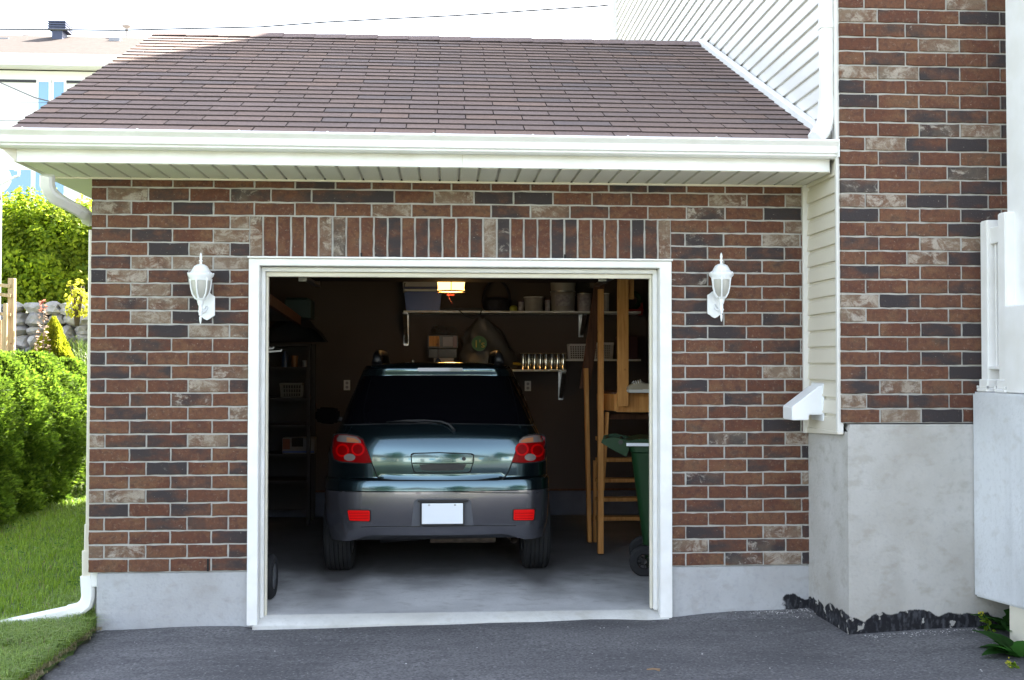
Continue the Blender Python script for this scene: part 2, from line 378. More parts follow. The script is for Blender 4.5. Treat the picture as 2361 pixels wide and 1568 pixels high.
def seg_row(mb, joints, x0, x1, z0, z1, y, tones, mj=.0055):
    xs = [x0]+[j for j in joints if x0+.015 < j < x1-.012]+[x1]
    for i in range(len(xs)-1):
        a = xs[i]+(mj if i else 0); b = xs[i+1]-(mj if i < len(xs)-2 else 0)
        brick(mb, a, b, z0+.0055, z1-.0055, y, tones[i] if tones and i < len(tones) else rnd_tone())

garage = empty('garage', (0, 0, 0), 0, 'brown brick garage with its door open and a car parked inside', 'garage')
house = empty('house', (0, 0, 0), 0, 'taller brick house with white siding side wall joined to the right of the garage', 'house')

LEFT = ['RRRM','WWRRM','ROMRD'[0:1]+'ORD','RRMMR'[0:5],'DRDR','WWMRR','RRMR','RRDRD','OMDR','WMDWD','RMRR','RDRRW','RMGR','DRMWD','DMRW','DMORR','OMRR','RRDWW','RWDD','RGWDR','RWDR','DWMDR','MWWW','RRDWD','MDRW','RRRRW']
RIGHT = ['RRGWD','WMGM','RDRWD','RRRR','RMRRR','RRMM','MGRRW','RRMR','ORRMD','RGMW','RORD','RMRD','ORMR','DRMR','RRRW','RRMR','RRMD','MDMR','RDRD','DRRR','RDRR','GRRM','RMMR','MRDM','MGRW','RRRW']
TOP = {26: 'WRDRRRRWORDWMRRGRD', 27: 'RWMOGMDOWDDORROWMWR', 28: 'MRROODMOORRRMMDRRR'}
XT0, XT6, XRb = -1.988, -.438, 1.652
mb = MB()
for r in range(29):
    z0, z1 = r*CO, (r+1)*CO
    if r % 2 == 0: jl = [XT0+i*P for i in range(6)]; jr = [XT6+i*P for i in range(-0, 12)]
    else: jl = [XT0+.108+i*P for i in range(-1, 5)]; jr = [XT6+.57*P+i*P for i in range(0, 12)]
    if r >= 26:
        if r == 28: z1 = z0+.063
        seg_row(mb, jl+jr, XL, XR, z0, z1, 0, TOP[r])
    else:
        seg_row(mb, [j for j in jl if j < XB], XL, XB, z0, z1, 0, LEFT[r])
        seg_row(mb, [j for j in ([XRb+i*P for i in range(4)] if r % 2 == 0 else [1.805+i*P for i in range(3)])], XS, XR, z0, z1, 0, RIGHT[r])
SOLD = 'WRRRRWGRRMDODMRRMWGRMRDDRRRMDMW'
n = len(SOLD); pw = (XS-XB)/n
for i, t in enumerate(SOLD): brick(mb, XB+i*pw+.0065, XB+(i+1)*pw-.0065, 23*CO+.004, 26*CO-.0055, 0, t)
mb.build('brick_wall', MT['brick'], garage)
mo = MB(); mo.box(XL+.002, XB-.004, .007, .11, 0, 28*CO+.06); mo.box(XS+.004, XR, .007, .11, 0, 28*CO+.06); mo.box(XB-.004, XS+.004, .007, .11, 23*CO, 28*CO+.06)
mo.build('mortar_bed', MT['mortar'], garage)
wh = MB()
for px in (1355, 2118): 
    x = at(px/1.6258, 590, 'y', 0)[0]; wh = MB(); wh.box(x-.006, x+.006, -.004, .006, 23*CO+.002, 23*CO+.028); wh.build('weep_hole', MT['black'], garage)
xg = at(786, 1300, 'y', 0)[0]
wh = MB(); x = XT0+2*P-.02; wh.box(x-.005, x+.007, -.003, .006, .004, CO-.006)
wh.build('weep_hole', MT['black'], garage)

# foundation of the garage: left and right of the opening, and concrete threshold
fb = MB(); fb.box(-2.19, -1.165, .012, .26, -.9, -.004); fb.build('foundation', MT['conc_left'], garage, bevel=.006)
fb = MB(); fb.box(1.48, 2.50, .012, .26, -.9, -.004); fb.build('foundation', MT['conc_left'], garage, bevel=.006)
sb = MB(); n = 26; P1 = []
for i in range(n+1):
    x = -1.19+(1.53+1.19)*i/n; dz = .004*math.sin(i*1.7)+.003*math.sin(i*.6); P1 += [(x, -.035+.008*math.sin(i*.9), -.45), (x, -.035+.008*math.sin(i*.9), -.345+.003*x+dz*.3), (x, -.012, -.328+.002*x), (x, .095, -.3045), (x, .13, -.33)]
sb.add(P1, [(i*5+k, (i+1)*5+k, (i+1)*5+k+1, i*5+k+1) for i in range(n) for k in range(4)])
sb.build('threshold', MT['conc_sill'], garage, smooth=True, auto=40)

# door frame: outer casing with cap, recessed jamb and stop
zt = 23*CO
df = MB()
df.box(XB+.004, XB+.072, -.028, .10, -.345, zt-.02); df.box(XS-.084, XS-.004, -.028, .10, -.335, zt-.02)
df.box(XB+.004, XS-.004, -.030, .10, zt-.060, zt-.016); 
df.build('door_frame', MT['white_wood'], garage, bevel=.004, bseg=2)
dc = MB(); dc.box(XB-.003, XS+.003, -.045, .10, zt-.0145, zt-.002); dc.build('door_cap', MT['white'], garage, bevel=.003)
dj = MB()
dj.box(XB+.073, XB+.098, .045, .20, -.318, zt-.066); dj.box(XS-.115, XS-.085, .045, .20, -.300, zt-.066)
dj.box(XB+.073, XS-.085, .043, .20, zt-.092, zt-.0655)
dj.build('door_jamb', MT['white_wood'], garage, bevel=.006, bseg=2)
ds = MB()
ds.box(XB+.099, XB+.113, .08, .12, -.315, zt-.094); ds.box(XS-.131, XS-.116, .08, .12, -.297, zt-.094); ds.box(XB+.099, XS-.116, .078, .12, zt-.124, zt-.0935)
ds.build('door_stop', MT['cream'], garage, bevel=.004)

# roof
YE, ZE, YR, ZR = -.50, 2.752, 2.70, 4.322
XRL = -2.56; SL = math.hypot(YR-YE, ZR-ZE); SD = Vector((0, (YR-YE)/SL, (ZR-ZE)/SL)); SN = Vector((0, -(ZR-ZE)/SL, (YR-YE)/SL))
rf = MB(); rows = 26; ex = SL/rows; TW = .372
for r in range(rows):
    off = (r % 2)*TW/2+random.uniform(-.012, .012)+.05
    x = XRL-off
    xs = [XRL-.004*(r % 3)]
    while x < XR:
        if x > xs[0]+.05: xs.append(x)
        x += TW
    xs.append(XR-.002)
    for i in range(len(xs)-1):
        t = random.random(); c = Vector((.200, .150, .134)).lerp(Vector((.226, .160, .134)), random.random())
        if t < .12: c = Vector((.175, .14, .132))
        if t > .9: c = Vector((.24, .166, .134))
        rf.col = tuple(c*random.uniform(.93, 1.07))
        a = xs[i]+(.0035 if i else -.0); b = xs[i+1]-.0035
        lift = .0095+random.uniform(0, .002); wob = random.uniform(-.003, .003)
        o0 = Vector((0, YE, ZE))+SD*(r*ex+wob); o1 = Vector((0, YE, ZE))+SD*(r*ex+ex*1.15); o1b = o1
        mid = (a+b)/2; wv = random.uniform(-.002, .002)
        V = []
        for xx, ww in ((a, 0), (mid, wv), (b, 0)):
            X = Vector((xx, 0, 0)); V += [X+o0+SD*ww+SN*lift, X+o1+SN*.0008, X+o0+SD*ww-SN*.001]
        rf.add(V, [(0, 1, 4, 3), (3, 4, 7, 6)])
        rf.col = (.045, .036, .033); rf.add(V, [(2, 0, 3, 5), (5, 3, 6, 8), (0, 2, 1), (6, 7, 8)])  # dark tab edges double as painted shadow lines under each course
# ridge caps
x = XRL
while x < XR-.02:
    rf.col = tuple(Vector((.22, .165, .155))*random.uniform(.9, 1.1)); b = min(x+.30, XR)
    o = Vector((0, YR, ZR)); V = []
    for xx, h in ((x, .012), (b, .018)):
        for s_, dd in ((1, -1), (0, 0), (1, 1)):
            p = o+(SD*(-.14) if dd < 0 else Vector((0, .13, -.028)) if dd > 0 else Vector((0, 0, .014)))
            V.append(Vector((xx, 0, 0))+p+SN*(h if dd <= 0 else 0)+(Vector((0, 0, h)) if dd > 0 else Vector()))
    rf.add(V, [(0, 1, 4, 3), (1, 2, 5, 4)]+[(3, 4, 5)]); x += .146*2-.01
roof = rf.build('roof', MT['shingle'], garage)
dk = MB(); dk.col = (.02, .017, .017)
dk.prism([(YE, ZE-.004), (YR, ZR-.004), (8.9, 3.6), (8.9, 3.5), (YR, ZR-.10), (YE+.02, ZE-.05)], XRL+.015, XR-.001)  # unseen rear slope drawn out and raised to throw shade on the hedge
dk.build('stretched_roof_deck', MT['shingle'], garage)
rk = MB(); rk.prism([(YE+.02, ZE-.012), (YR, ZR-.012), (YR, ZR-.16), (YE+.02, ZE-.16)], XRL-.004, XRL+.013); rk.build('rake_board', MT['white'], garage)
# gable, side and back walls; unseen rear lengthened to shade the hedge
gw = MB(); gw.prism([(.11, -.9), (.11, 2.56), (YR, ZR-.14), (8.6, 3.5), (8.6, -.9)], XL+.01, XL+.10, 'x'); gw.build('stretched_side_wall', MT['mortar'], garage)
bw = MB(); bw.box(XL+.1, XR, 8.5, 8.6, -.9, 3.4); bw.build('stretched_rear_wall', MT['drywall'], garage)

# gutter (K profile), fascia, soffit
gt = MB(); z0 = 2.628; yb = -.505
prof = [(yb, z0+.005), (yb-.06, z0), (yb-.078, z0+.012), (yb-.080, z0+.022), (yb-.092, z0+.03), (yb-.092, z0+.045), (yb-.098, z0+.07), (yb-.12, z0+.095), (yb-.122, z0+.105), (yb-.114, z0+.110), (yb-.10, z0+.106), (yb-.09, z0+.085), (yb-.07, z0+.04), (yb-.004, z0+.03), (yb-.004, z0+.118), (yb, z0+.118)]
gt.prism(prof, -2.60, 2.478, 'x')
gt.box(-2.603, -2.598, yb-.115, yb, z0, z0+.112); gt.box(2.476, 2.481, yb-.115, yb, z0, z0+.112)
g = gt.build('gutter', MT['white'], garage, bevel=.0015)
sp_ = MB()
for px in (70, 330, 560, 760, 1000, 1225, 1440, 1640, 1880):
    sp_ = MB(); x = at(px, 315, 'y', yb)[0]; sp_.lathe([(0, -.004), (.009, -.003), (.009, 0)], (x, yb-.122, z0+.104), 10, 'y'); sp_.build('gutter_hanger', MT['white'], g)
fa = MB(); fa.box(-2.52, 2.46, -.503, -.485, 2.555, 2.75); fac = fa.build('fascia', MT['white'], garage, bevel=.002)
xs0 = at(1066, 380, 'y', -.5)[0]; fa = MB(); fa.box(xs0-.0015, xs0+.0015, -.5045, -.5032, 2.558, 2.66); fa.build('fascia_seam', MT['soffit'], fac)
fl = MB(); fl.add([(-2.52, -.503, 2.555), (-2.52, -.503, 2.70), (-2.60, -.56, 2.64), (-2.56, -.10, 2.62), (-2.515, -.1, 2.56)], [(0, 1, 2), (0, 2, 3, 4)]); fl.prism([(-.50, 2.558), (.4, 2.558), (.4, 2.70), (-.50, 2.70)], -2.535, -2.522); fl.build('eave_return', MT['cream'], garage)
sf = MB(); pit = .125; x = -2.50; sf.mi = 0
while x < 2.46:
    b = min(x+pit, 2.47)
    # two flat vented strips and a V groove per panel
    sf.mi = 0; sf.box(x+.018, b, -.485, .0, 2.5525, 2.556)
    sf.mi = 1; sf.prism([(x-.004, 2.5515), (x, 2.5515), (x+.005, 2.5660), (x+.013, 2.5660), (x+.018, 2.5525), (x+.018, 2.569), (x-.004, 2.569)], -.485, .0, 'y')
    x += pit
soff_mat = MT['soffit']
vm = mat('vented_soffit_metal', (.78, .76, .66), .5); N, L = nodes_of(vm); tc = N.new('ShaderNodeTexCoord')
v = N.new('ShaderNodeTexVoronoi'); v.inputs['Scale'].default_value = 110; v.inputs['Randomness'].default_value = 0; L.new(tc.outputs['Object'], v.inputs['Vector'])
r_ = N.new('ShaderNodeMapRange'); r_.inputs[1].default_value = .28; r_.inputs[2].default_value = .2; L.new(v.outputs['Distance'], r_.inputs[0])
mx = N.new('ShaderNodeMix'); mx.data_type = 'RGBA'; mx.inputs['A'].default_value = (.78, .76, .66, 1); mx.inputs['B'].default_value = (.30, .29, .24, 1); L.new(r_.outputs[0], mx.inputs['Factor']); L.new(mx.outputs['Result'], N['Principled BSDF'].inputs['Base Color'])
sf.mi = 1; sf.box(-2.52, 2.47, -.485, 0, 2.570, 2.575); sf.build('soffit', [vm, soff_mat], garage)
jt = MB(); jt.box(-2.52, 2.445, -.018, -.003, 2.540, 2.5515); jt.build('soffit_channel', MT['cream'], garage)
so2 = MB(); so2.box(-2.535, XL+.01, 0.0, 8.6, 2.553, 2.56); so2.build('side_soffit', soff_mat, garage)

# downspout at the left corner: drop, offset elbow, long fall, ground outlet
def rect_tube(mb, pts, wx, wy, ribs=0):
    pts = [Vector(p) for p in pts]; k = len(pts); Pn = []; F = []
    for i, p in enumerate(pts):
        d = (pts[min(i+1, k-1)]-pts[max(i-1, 0)]).normalized(); u = Vector((0, 1, 0)); u = (u-d*u.dot(d)).normalized(); w_ = d.cross(u).normalized()
        sc_ = 1+(.05 if ribs and i % 2 else 0)
        for a, b in ((-1, -1), (1, -1), (1, 1), (-1, 1)):
            for e in ((a*.5, b*.32), (a*.32, b*.5)) if a*b > 0 else ((a*.32, b*.5), (a*.5, b*.32)):
                Pn.append(p+w_*e[0]*wx*sc_+u*e[1]*wy*sc_)
    for i in range(k-1):
        for j in range(8): F.append((i*8+j, i*8+(j+1) % 8, (i+1)*8+(j+1) % 8, (i+1)*8+j))
    F += [tuple(range(8)), tuple((k-1)*8+j for j in range(8))]
    mb.add(Pn, F)
dn = MB(); yd = .17
def A(px, py, y=yd): return Vector(at(px, py, 'y', y))
e1 = [Vector((A(108, 400).x, -.42, 2.55)), Vector((A(108, 420).x, -.40, 2.50))]
pts = [A(109, 404, -.35), A(109, 425, -.33), A(114, 440, -.3), A(124, 453, -.26), A(138, 462, -.2)]
rect_tube(dn, pts, .075, .075, 1)
rect_tube(dn, [A(138, 462, -.2), A(178, 484, -.02)], .072, .072)
rect_tube(dn, [A(176, 483, -.03), A(192, 492, .06), A(199, 498, .10), A(204, 508, yd)], .07, .072, 1)
dn.build('downspout_elbow', MT['white'], garage, smooth=True, auto=35)
dn = MB(); xa = A(203, 520).x
rect_tube(dn, [(XL-.022, yd-.06, 2.22), (XL-.024, yd-.06, .12)], .046, .07)
rect_tube(dn, [(XL-.026, yd-.06, .30), (XL-.027, yd-.06, .12)], .056, .078)
rect_tube(dn, [(XL-.030, yd-.07, .13), (XL-.026, yd-.075, -.09)], .07, .08)
dn.build('downspout', MT['vinyl_cream'], garage, smooth=True, auto=35)
dn = MB(); zc = -.02
pts = [(XL-.03, yd-.075, -.03), (XL-.022, yd-.075, -.12), (XL-.022, yd-.075, -.17), (XL-.035, yd-.085, -.215), (XL-.075, yd-.1, -.245), (XL-.14, yd-.11, -.262)]
rect_tube(dn, pts, .085, .09, 1)
q0 = Vector((XL-.13, yd-.11, -.262)); q1 = Vector(at(0, 1425, 'y', -.05)); q1.z = -.325
rect_tube(dn, [q0, q0.lerp(q1, .5), q1, q1+(q1-q0)*.35], .08, .09)
dn.build('downspout_outlet', MT['white'], garage, smooth=True, auto=35)
dn = MB(); dn.box(XL-.002, XL+.05, .05, .09, -.10, -.004); dn.build('pipe_strap', MT['white'], garage, bevel=.004)

# ------------------------------------------------------------------ garage interior
YB = 5.2
def fz(y): return -.304-.016*y
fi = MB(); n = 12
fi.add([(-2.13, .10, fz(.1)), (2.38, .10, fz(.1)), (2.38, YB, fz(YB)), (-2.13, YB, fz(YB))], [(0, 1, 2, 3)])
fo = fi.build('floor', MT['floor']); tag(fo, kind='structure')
N, L = nodes_of(MT['floor'])   # daylight falloff painted as darkening with depth; ground-in dirt along the wheel tracks
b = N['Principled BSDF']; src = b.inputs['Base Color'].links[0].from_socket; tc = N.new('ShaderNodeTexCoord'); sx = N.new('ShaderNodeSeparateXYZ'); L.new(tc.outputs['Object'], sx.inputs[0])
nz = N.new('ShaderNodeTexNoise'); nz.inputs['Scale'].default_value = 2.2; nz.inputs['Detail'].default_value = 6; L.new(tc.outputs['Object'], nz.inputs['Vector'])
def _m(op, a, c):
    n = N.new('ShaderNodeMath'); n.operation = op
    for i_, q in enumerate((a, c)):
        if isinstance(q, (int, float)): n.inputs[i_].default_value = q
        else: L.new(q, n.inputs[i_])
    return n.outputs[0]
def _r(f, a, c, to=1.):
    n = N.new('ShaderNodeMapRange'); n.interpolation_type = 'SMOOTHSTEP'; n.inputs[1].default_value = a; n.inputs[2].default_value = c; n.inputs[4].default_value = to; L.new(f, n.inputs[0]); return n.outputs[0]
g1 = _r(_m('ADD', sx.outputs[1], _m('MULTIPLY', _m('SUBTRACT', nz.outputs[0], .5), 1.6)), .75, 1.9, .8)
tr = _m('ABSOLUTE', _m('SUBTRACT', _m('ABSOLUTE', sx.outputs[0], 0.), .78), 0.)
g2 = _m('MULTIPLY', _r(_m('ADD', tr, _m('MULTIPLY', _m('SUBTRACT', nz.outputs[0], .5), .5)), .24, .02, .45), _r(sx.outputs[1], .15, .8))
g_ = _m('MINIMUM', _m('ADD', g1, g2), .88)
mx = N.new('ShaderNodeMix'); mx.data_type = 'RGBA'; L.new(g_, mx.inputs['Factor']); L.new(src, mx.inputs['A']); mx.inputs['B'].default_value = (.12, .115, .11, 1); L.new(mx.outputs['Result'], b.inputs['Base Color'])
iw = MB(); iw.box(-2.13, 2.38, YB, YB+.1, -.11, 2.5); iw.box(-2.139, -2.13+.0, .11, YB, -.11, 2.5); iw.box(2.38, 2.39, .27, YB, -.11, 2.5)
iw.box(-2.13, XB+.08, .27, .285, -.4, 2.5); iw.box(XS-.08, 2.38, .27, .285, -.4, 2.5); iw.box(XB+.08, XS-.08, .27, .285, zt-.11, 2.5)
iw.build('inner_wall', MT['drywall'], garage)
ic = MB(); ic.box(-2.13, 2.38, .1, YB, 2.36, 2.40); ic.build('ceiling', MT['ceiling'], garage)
cf = MB(); cf.box(-2.13, 2.38, YB-.03, YB+.05, -.5, -.115); cf.box(-2.13, -2.09, .3, YB-.03, -.5, -.115); cf.box(2.34, 2.38, .3, YB-.03, -.5, -.115)
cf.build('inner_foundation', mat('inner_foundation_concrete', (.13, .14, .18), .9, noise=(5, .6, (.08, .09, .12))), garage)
bs = MB(); bs.box(-2.1, 2.35, YB-.012, YB, -.113, -.09); bs.build('baseboard', MT['brown_wood'], garage)

def B(px, py, y): return Vector(at(px, py, 'y', y))
# shelves on the back wall
def shelf(name, pxa, pxb, py, depth, label, brk=()):
    yf = YB-depth; a = B(pxa, py, yf); b = B(pxb, py, yf); zz = (a.z+b.z)/2
    t = empty(name, ((a.x+b.x)/2, YB, zz), 0, label, 'shelf', 'white shelves on the garage back wall')
    o = Vector(t.location)
    m_ = MB(); m_.box(a.x-o.x, b.x-o.x, -depth, 0, -.022, 0); m_.build('board', MT['white_wood'], t, bevel=.002)
    for px, dz in brk:
        x = B(px, py, YB-.1).x-o.x; k = MB(); k.box(x-.028, x+.028, -.006, -.002, -.022-dz, -.022); k.box(x-.028, x+.028, -depth+.02, -.002, -.028, -.0225)
        k.prism([(-.006, -.03), (-depth+.03, -.03), (-depth+.03, -.05), (-.04, -dz-.0), (-.006, -dz-.01)], x-.003, x+.003); k.prism([(-depth+.03, -.03), (-depth+.01, -.05), (-.02, -dz-.0), (-.03, -dz)], x-.022, x+.022)
        k.build('bracket', MT['metal'], t)
    return zz, yf
z_up, y_up = shelf('wall_shelf', 930, 1478, 717, .38, 'long upper white shelf holding the blue cooler and the paint buckets', ((936, .36), (1342, .26)))
z_lo, y_lo = shelf('wall_shelf', 926, 1306, 852, .34, 'lower white shelf carrying the row of shiny tins and the plastic bag', ((1295, .33),))
z_rt, y_rt = shelf('wall_shelf', 1307, 1478, 828, .34, 'short right shelf holding two white plastic baskets', ())

def thing1(name, mbuild, loc, label, cat, group=None, mats=None, smooth=False, auto=35, bevel=0, rz=0):
    o = mbuild.build(name, mats, None, smooth=smooth, auto=auto if smooth else None, bevel=bevel); o.location = loc; o.rotation_euler = (0, 0, rz); return tag(o, label, cat, group)
# cooler
yc = YB-.19
a = B(932, 700, yc-.16); b = B(1018, 700, yc-.16); w_ = b.x-a.x; zt2 = B(975, 644, yc-.16).z; h = zt2-z_up
t = empty('cooler', ((a.x+b.x)/2, yc, z_up), 0, 'blue picnic cooler with white lid on the upper shelf', 'cooler')
k = MB(); k.prism([(-w_/2+.02, 0), (w_/2-.02, 0), (w_/2, h*.62), (-w_/2, h*.62)], -.15, .15, 'y'); k.build('body', mat('cooler_blue', (.03, .08, .32), .4), t, bevel=.012, bseg=2)
k = MB(); k.box(-w_/2-.008, w_/2+.008, -.158, .158, h*.625, h*.69); k.build('rim', MT['white'], t, bevel=.005)
k = MB(); k.box(-w_/2, w_/2, -.15, .15, h*.692, h*.77); k.build('band', mat('cooler_navy', (.02, .035, .16), .4), t, bevel=.004)
k = MB(); k.prism([(-w_/2, h*.772), (w_/2, h*.772), (w_/2-.03, h), (-w_/2+.03, h)], -.14, .14, 'y'); k.build('lid', mat('cooler_lid_grey', (.45, .45, .47), .5), t, bevel=.01, bseg=2)
k = MB(); k.tube([(-w_/2-.012, 0, h*.6), (-w_/2-.012, -.12, h*.9), (-w_/2+.05, -.17, h*.94), (w_/2-.05, -.17, h*.94), (w_/2+.012, -.12, h*.9), (w_/2+.012, 0, h*.6)], .008, 6); k.build('handle', MT['white'], t, smooth=True)
# black basket with arched handle
c = B(1145, 714, y_up+.14); t = empty('basket', (c.x, y_up+.16, z_up), 0, 'black wicker basket with tall arched handle on the upper shelf', 'basket'); hh = B(1145, 643, y_up+.14).z-z_up
dkm = mat('dark_wicker', (.012, .012, .02), .7, bump=(60, .8))
k = MB(); k.lathe([(0, 0), (.13, 0), (.155, .05), (.165, .12), (.15, .125), (.12, .15), (0, .17)], (0, 0, 0), 20); k.build('body', dkm, t, smooth=True, auto=50)
k = MB(); k.tube([(-.155, 0, .1)]+[(-.15*math.cos(a_), 0, .13+(hh-.145)*math.sin(a_)) for a_ in np.linspace(0, math.pi, 15)]+[(.155, 0, .1)], .016, 8); k.build('handle', dkm, t, smooth=True)
k = MB(); c0 = B(1015, 714, y_up+.05); c1 = B(1115, 714, y_up+.05); k.prism([(0, 0), (c1.x-c0.x, 0), (c1.x-c0.x-.02, .035), (.05, .03), (.0, .012)], -.03, .05, 'y'); k.tube([(.2, -.06, .01), (.28, -.065, -.06), (.36, -.07, -.09), (.44, -.065, -.05), (.46, -.06, .01)], .006, 6)
thing1('carry_bag', k, (c0.x, y_up+.05, z_up+.001), 'flat black bag with strap drooping over the shelf edge', 'bag', mats=mat('black_nylon', (.01, .01, .016), .6))
# buckets, cans, jars
def bucket(px0, px1, pyt, pyb, y, mcol, label, cat, name='bucket', lid=True, handle=True, group=None, z=None, lab=None, taper=.94):
    zb = z if z is not None else z_up; a = B(px0, pyb, y); b = B(px1, pyb, y); r = abs(b.x-a.x)/2; h = B(px0, pyt, y).z-zb
    t = empty(name, ((a.x+b.x)/2, y+r*.5, zb), 0, label, cat, group)
    k = MB(); k.lathe([(0, 0), (r*taper, 0), (r, h-.025), (r*1.03, h-.022), (r*1.03, h-.012), (r, h-.01)]+([] if lid else [(r*.97, h), (r*.95, h-.03), (0, h-.03)]), n=28); k.build('body', mcol, t, smooth=True, auto=40)
    if lid: k = MB(); k.lathe([(r*.99, h-.011), (r*1.045, h-.009), (r*1.045, h), (r*.9, h+.001), (r*.86, h-.006), (0, h-.006)], n=28); k.build('lid', MT['vinyl'] if lid is True else lid, t, smooth=True, auto=40)
    if lab:
        k = MB(); k.lathe([(r*taper+.0035+(r-r*taper)*.25, h*.25), (r+.0025, h*.8)], n=10, a0=R(225), a1=R(300)); k.build('paper_label', lab, t, smooth=True)
    if handle: k = MB(); k.tube([(-r*1.04, 0, h*.85)]+[(-r*1.04*math.cos(a_), -r*.5*math.sin(a_), h*.85-h*.35*math.sin(a_)*.6) for a_ in np.linspace(.1, math.pi-.1, 9)]+[(r*1.04, 0, h*.85)], .0022, 5); k.build('handle', MT['metal'], t, smooth=True)
    return t
pw_ = mat('dirty_white_plastic', (.34, .32, .30), .5, noise=(9, .6, (.22, .2, .18)))
lb = mat('paper_label', (.42, .4, .42), .7, noise=(30, .8, (.2, .18, .22)))
bucket(1209, 1255, 684, 718, y_up+.08, pw_, 'squat white plastic tub beside the stacked paint pails', 'tub', 'plastic_tub', handle=False, taper=.88)
b1 = bucket(1271, 1328, 671, 718, y_up+.06, pw_, 'wide white paint pail with a torn label at the foot of a stack', 'pail', 'paint_pail', lab=lb, lid=MT['metal'])
zt3 = B(1300, 671, y_up+.06).z
bucket(1270, 1330, 638, 671, y_up+.06, mat('ribbed_grey_pail', (.4, .39, .37), .5), 'big ribbed pail stacked on top of the white paint pail', 'pail', 'paint_pail', z=zt3+.003, lid=False)
bucket(1332, 1365, 676, 718, y_up+.05, mat('paint_can_skin', (.38, .35, .38), .45, noise=(15, .6, (.25, .2, .2))), 'paint can with drips running down next to the wide pail', 'paint can', 'paint_can', lid=MT['metal'], lab=lb)
bucket(1391, 1405, 676, 718, y_up+.05, pw_, 'slim white canister behind the tall pine post', 'canister', 'canister', handle=False)
bucket(1195, 1208, 694, 718, y_up+.06, lb, 'small jar with dark purple lid left of the squat tub', 'jar', 'jar', handle=False, lid=mat('purple_lid', (.08, .03, .09), .4))
bucket(1257, 1269, 690, 718, y_up+.06, lb, 'small jar with dark red lid between the tub and the paint pail', 'jar', 'jar', handle=False, lid=mat('maroon_lid', (.1, .02, .03), .4))
k = MB(); k.lathe([(0, 0), (.04, 0), (.045, .04), (.03, .06), (0, .065)], n=14); thing1('ball', k, tuple(B(1184, 716, y_up+.05)[:2])+(z_up,), 'small yellow green ball beside the basket', 'ball', mats=mat('lime_plastic', (.35, .35, .05), .5), smooth=True)
# green and red machine on the shelf end
c = B(1455, 718, y_up+.12); t = empty('hose_reel', (c.x, y_up+.14, z_up), 0, 'green garden hose coil on a red stand at the right shelf end', 'hose reel')
k = MB()
for q in range(4): k.tube([(.11*math.cos(a_)*(1-.05*q), -.06+.03*q, .13+.10*math.sin(a_)*(1-.05*q)) for a_ in np.linspace(0, 2*math.pi, 22)], .014, 6, False)
k.build('hose', MT['green_bin'], t, smooth=True)
k = MB(); k.box(-.13, .13, -.1, .1, 0, .03); k.box(-.12, -.10, -.11, .11, -.04, .1); k.box(.10, .12, -.11, .11, -.04, .1); k.build('stand', mat('red_plastic', (.28, .015, .012), .4), t, bevel=.004)
# tins on the lower shelf
tin0 = None; xa = B(1200, 850, y_lo+.06).x; xb = B(1306, 850, y_lo+.06).x; rw = (xb-xa)/16; ht = B(1250, 814, y_lo+.06).z-z_lo
labs = ['first tin from the left in the row of shiny tins', 'second tin from the left in the row of shiny tins', 'third tin from the left in the row, with the brightest glint', 'fourth tin from the left in the row of shiny tins', 'fifth tin, right of the middle of the shiny row', 'third tin from the right in the shiny row', 'second tin from the right in the shiny row', 'rightmost tin at the end of the lower shelf']
for i in range(8):
    x = xa+rw*(2*i+1)
    if tin0 is None:
        tin0 = empty('tin_can', (x, y_lo+.08, z_lo)); t = tin0
        k = MB(); k.lathe([(0, 0), (rw*.97, 0), (rw*.97, .004), (rw*.94, .006), (rw*.94, ht-.012), (rw*.97, ht-.01)], n=28); k.build('body', MT['chrome'], t, smooth=True, auto=40)
        k = MB(); k.lathe([(rw*.9, ht-.006), (rw*.98, ht-.008), (rw*.98, ht), (rw*.9, ht), (rw*.85, ht-.004), (0, ht-.004)], n=28); k.build('lid', mat('dull_brass_lid', (.25, .2, .12), .35, .9), t, smooth=True, auto=40)
    else: t = copy_tree(tin0); t.location = (x, y_lo+.08+random.uniform(-.012, .012), z_lo)
    tag(t, labs[i], 'tin', 'shiny tins in a row on the lower shelf')
# baskets
def basket(px0, px1, pyt, y, z, label, name='plastic_basket', col=(.62, .6, .58), depth=.2, nx=9, nz=6, notch=False):
    a = B(px0, 826, y); b = B(px1, 826, y); w_ = (b.x-a.x)/2; h = B(px0, pyt, y).z-z; m_ = mat(name+'_plastic', col, .5)
    k = MB()
    for yy, s_ in ((0, 1), (depth, 1)):
        for i in range(nx+1): x = -w_+2*w_*i/nx; k.beam((x*.9, yy, 0), (x, yy, h*.86), .0075, .0035, (0, 1, 0))
        for j in range(nz+1): zz = h*.86*j/nz; ww = w_*(.9+.1*j/nz); k.box(-ww, ww, yy-.0022, yy+.0022, zz, zz+.0065)
    for s_ in (-1, 1):
        for j in range(nz+1): zz = h*.86*j/nz; ww = w_*(.9+.1*j/nz); k.box(s_*ww-.002, s_*ww+.002, .002, depth-.002, zz, zz+.006)
        for i in range(8): yy = depth*(i+.5)/8; k.beam((s_*w_*.9, yy, 0), (s_*w_, yy, h*.86), .004, .007, (0, 1, 0))
    k.box(-w_*.9, w_*.9, 0, depth, 0, .004); k.box(-w_-.006, w_+.006, -.006, depth+.006, h*.865, h)
    return thing1(name, k, ((a.x+b.x)/2, y, z+.001), label, 'basket', mats=m_)
basket(1313, 1364, 793, y_rt+.03, z_rt, 'white grid basket partly behind the leaning brown board')
basket(1372, 1414, 790, y_rt+.03, z_rt, 'white grid basket between the tall pine posts')
k = MB(); c = B(1446, 826, y_rt+.1); k.box(-.12, .12, -.08, .08, 0, .26); k.prism([(-.03, .26), (.03, .26), (.02, .31), (-.02, .31)], -.02, .02, 'y')
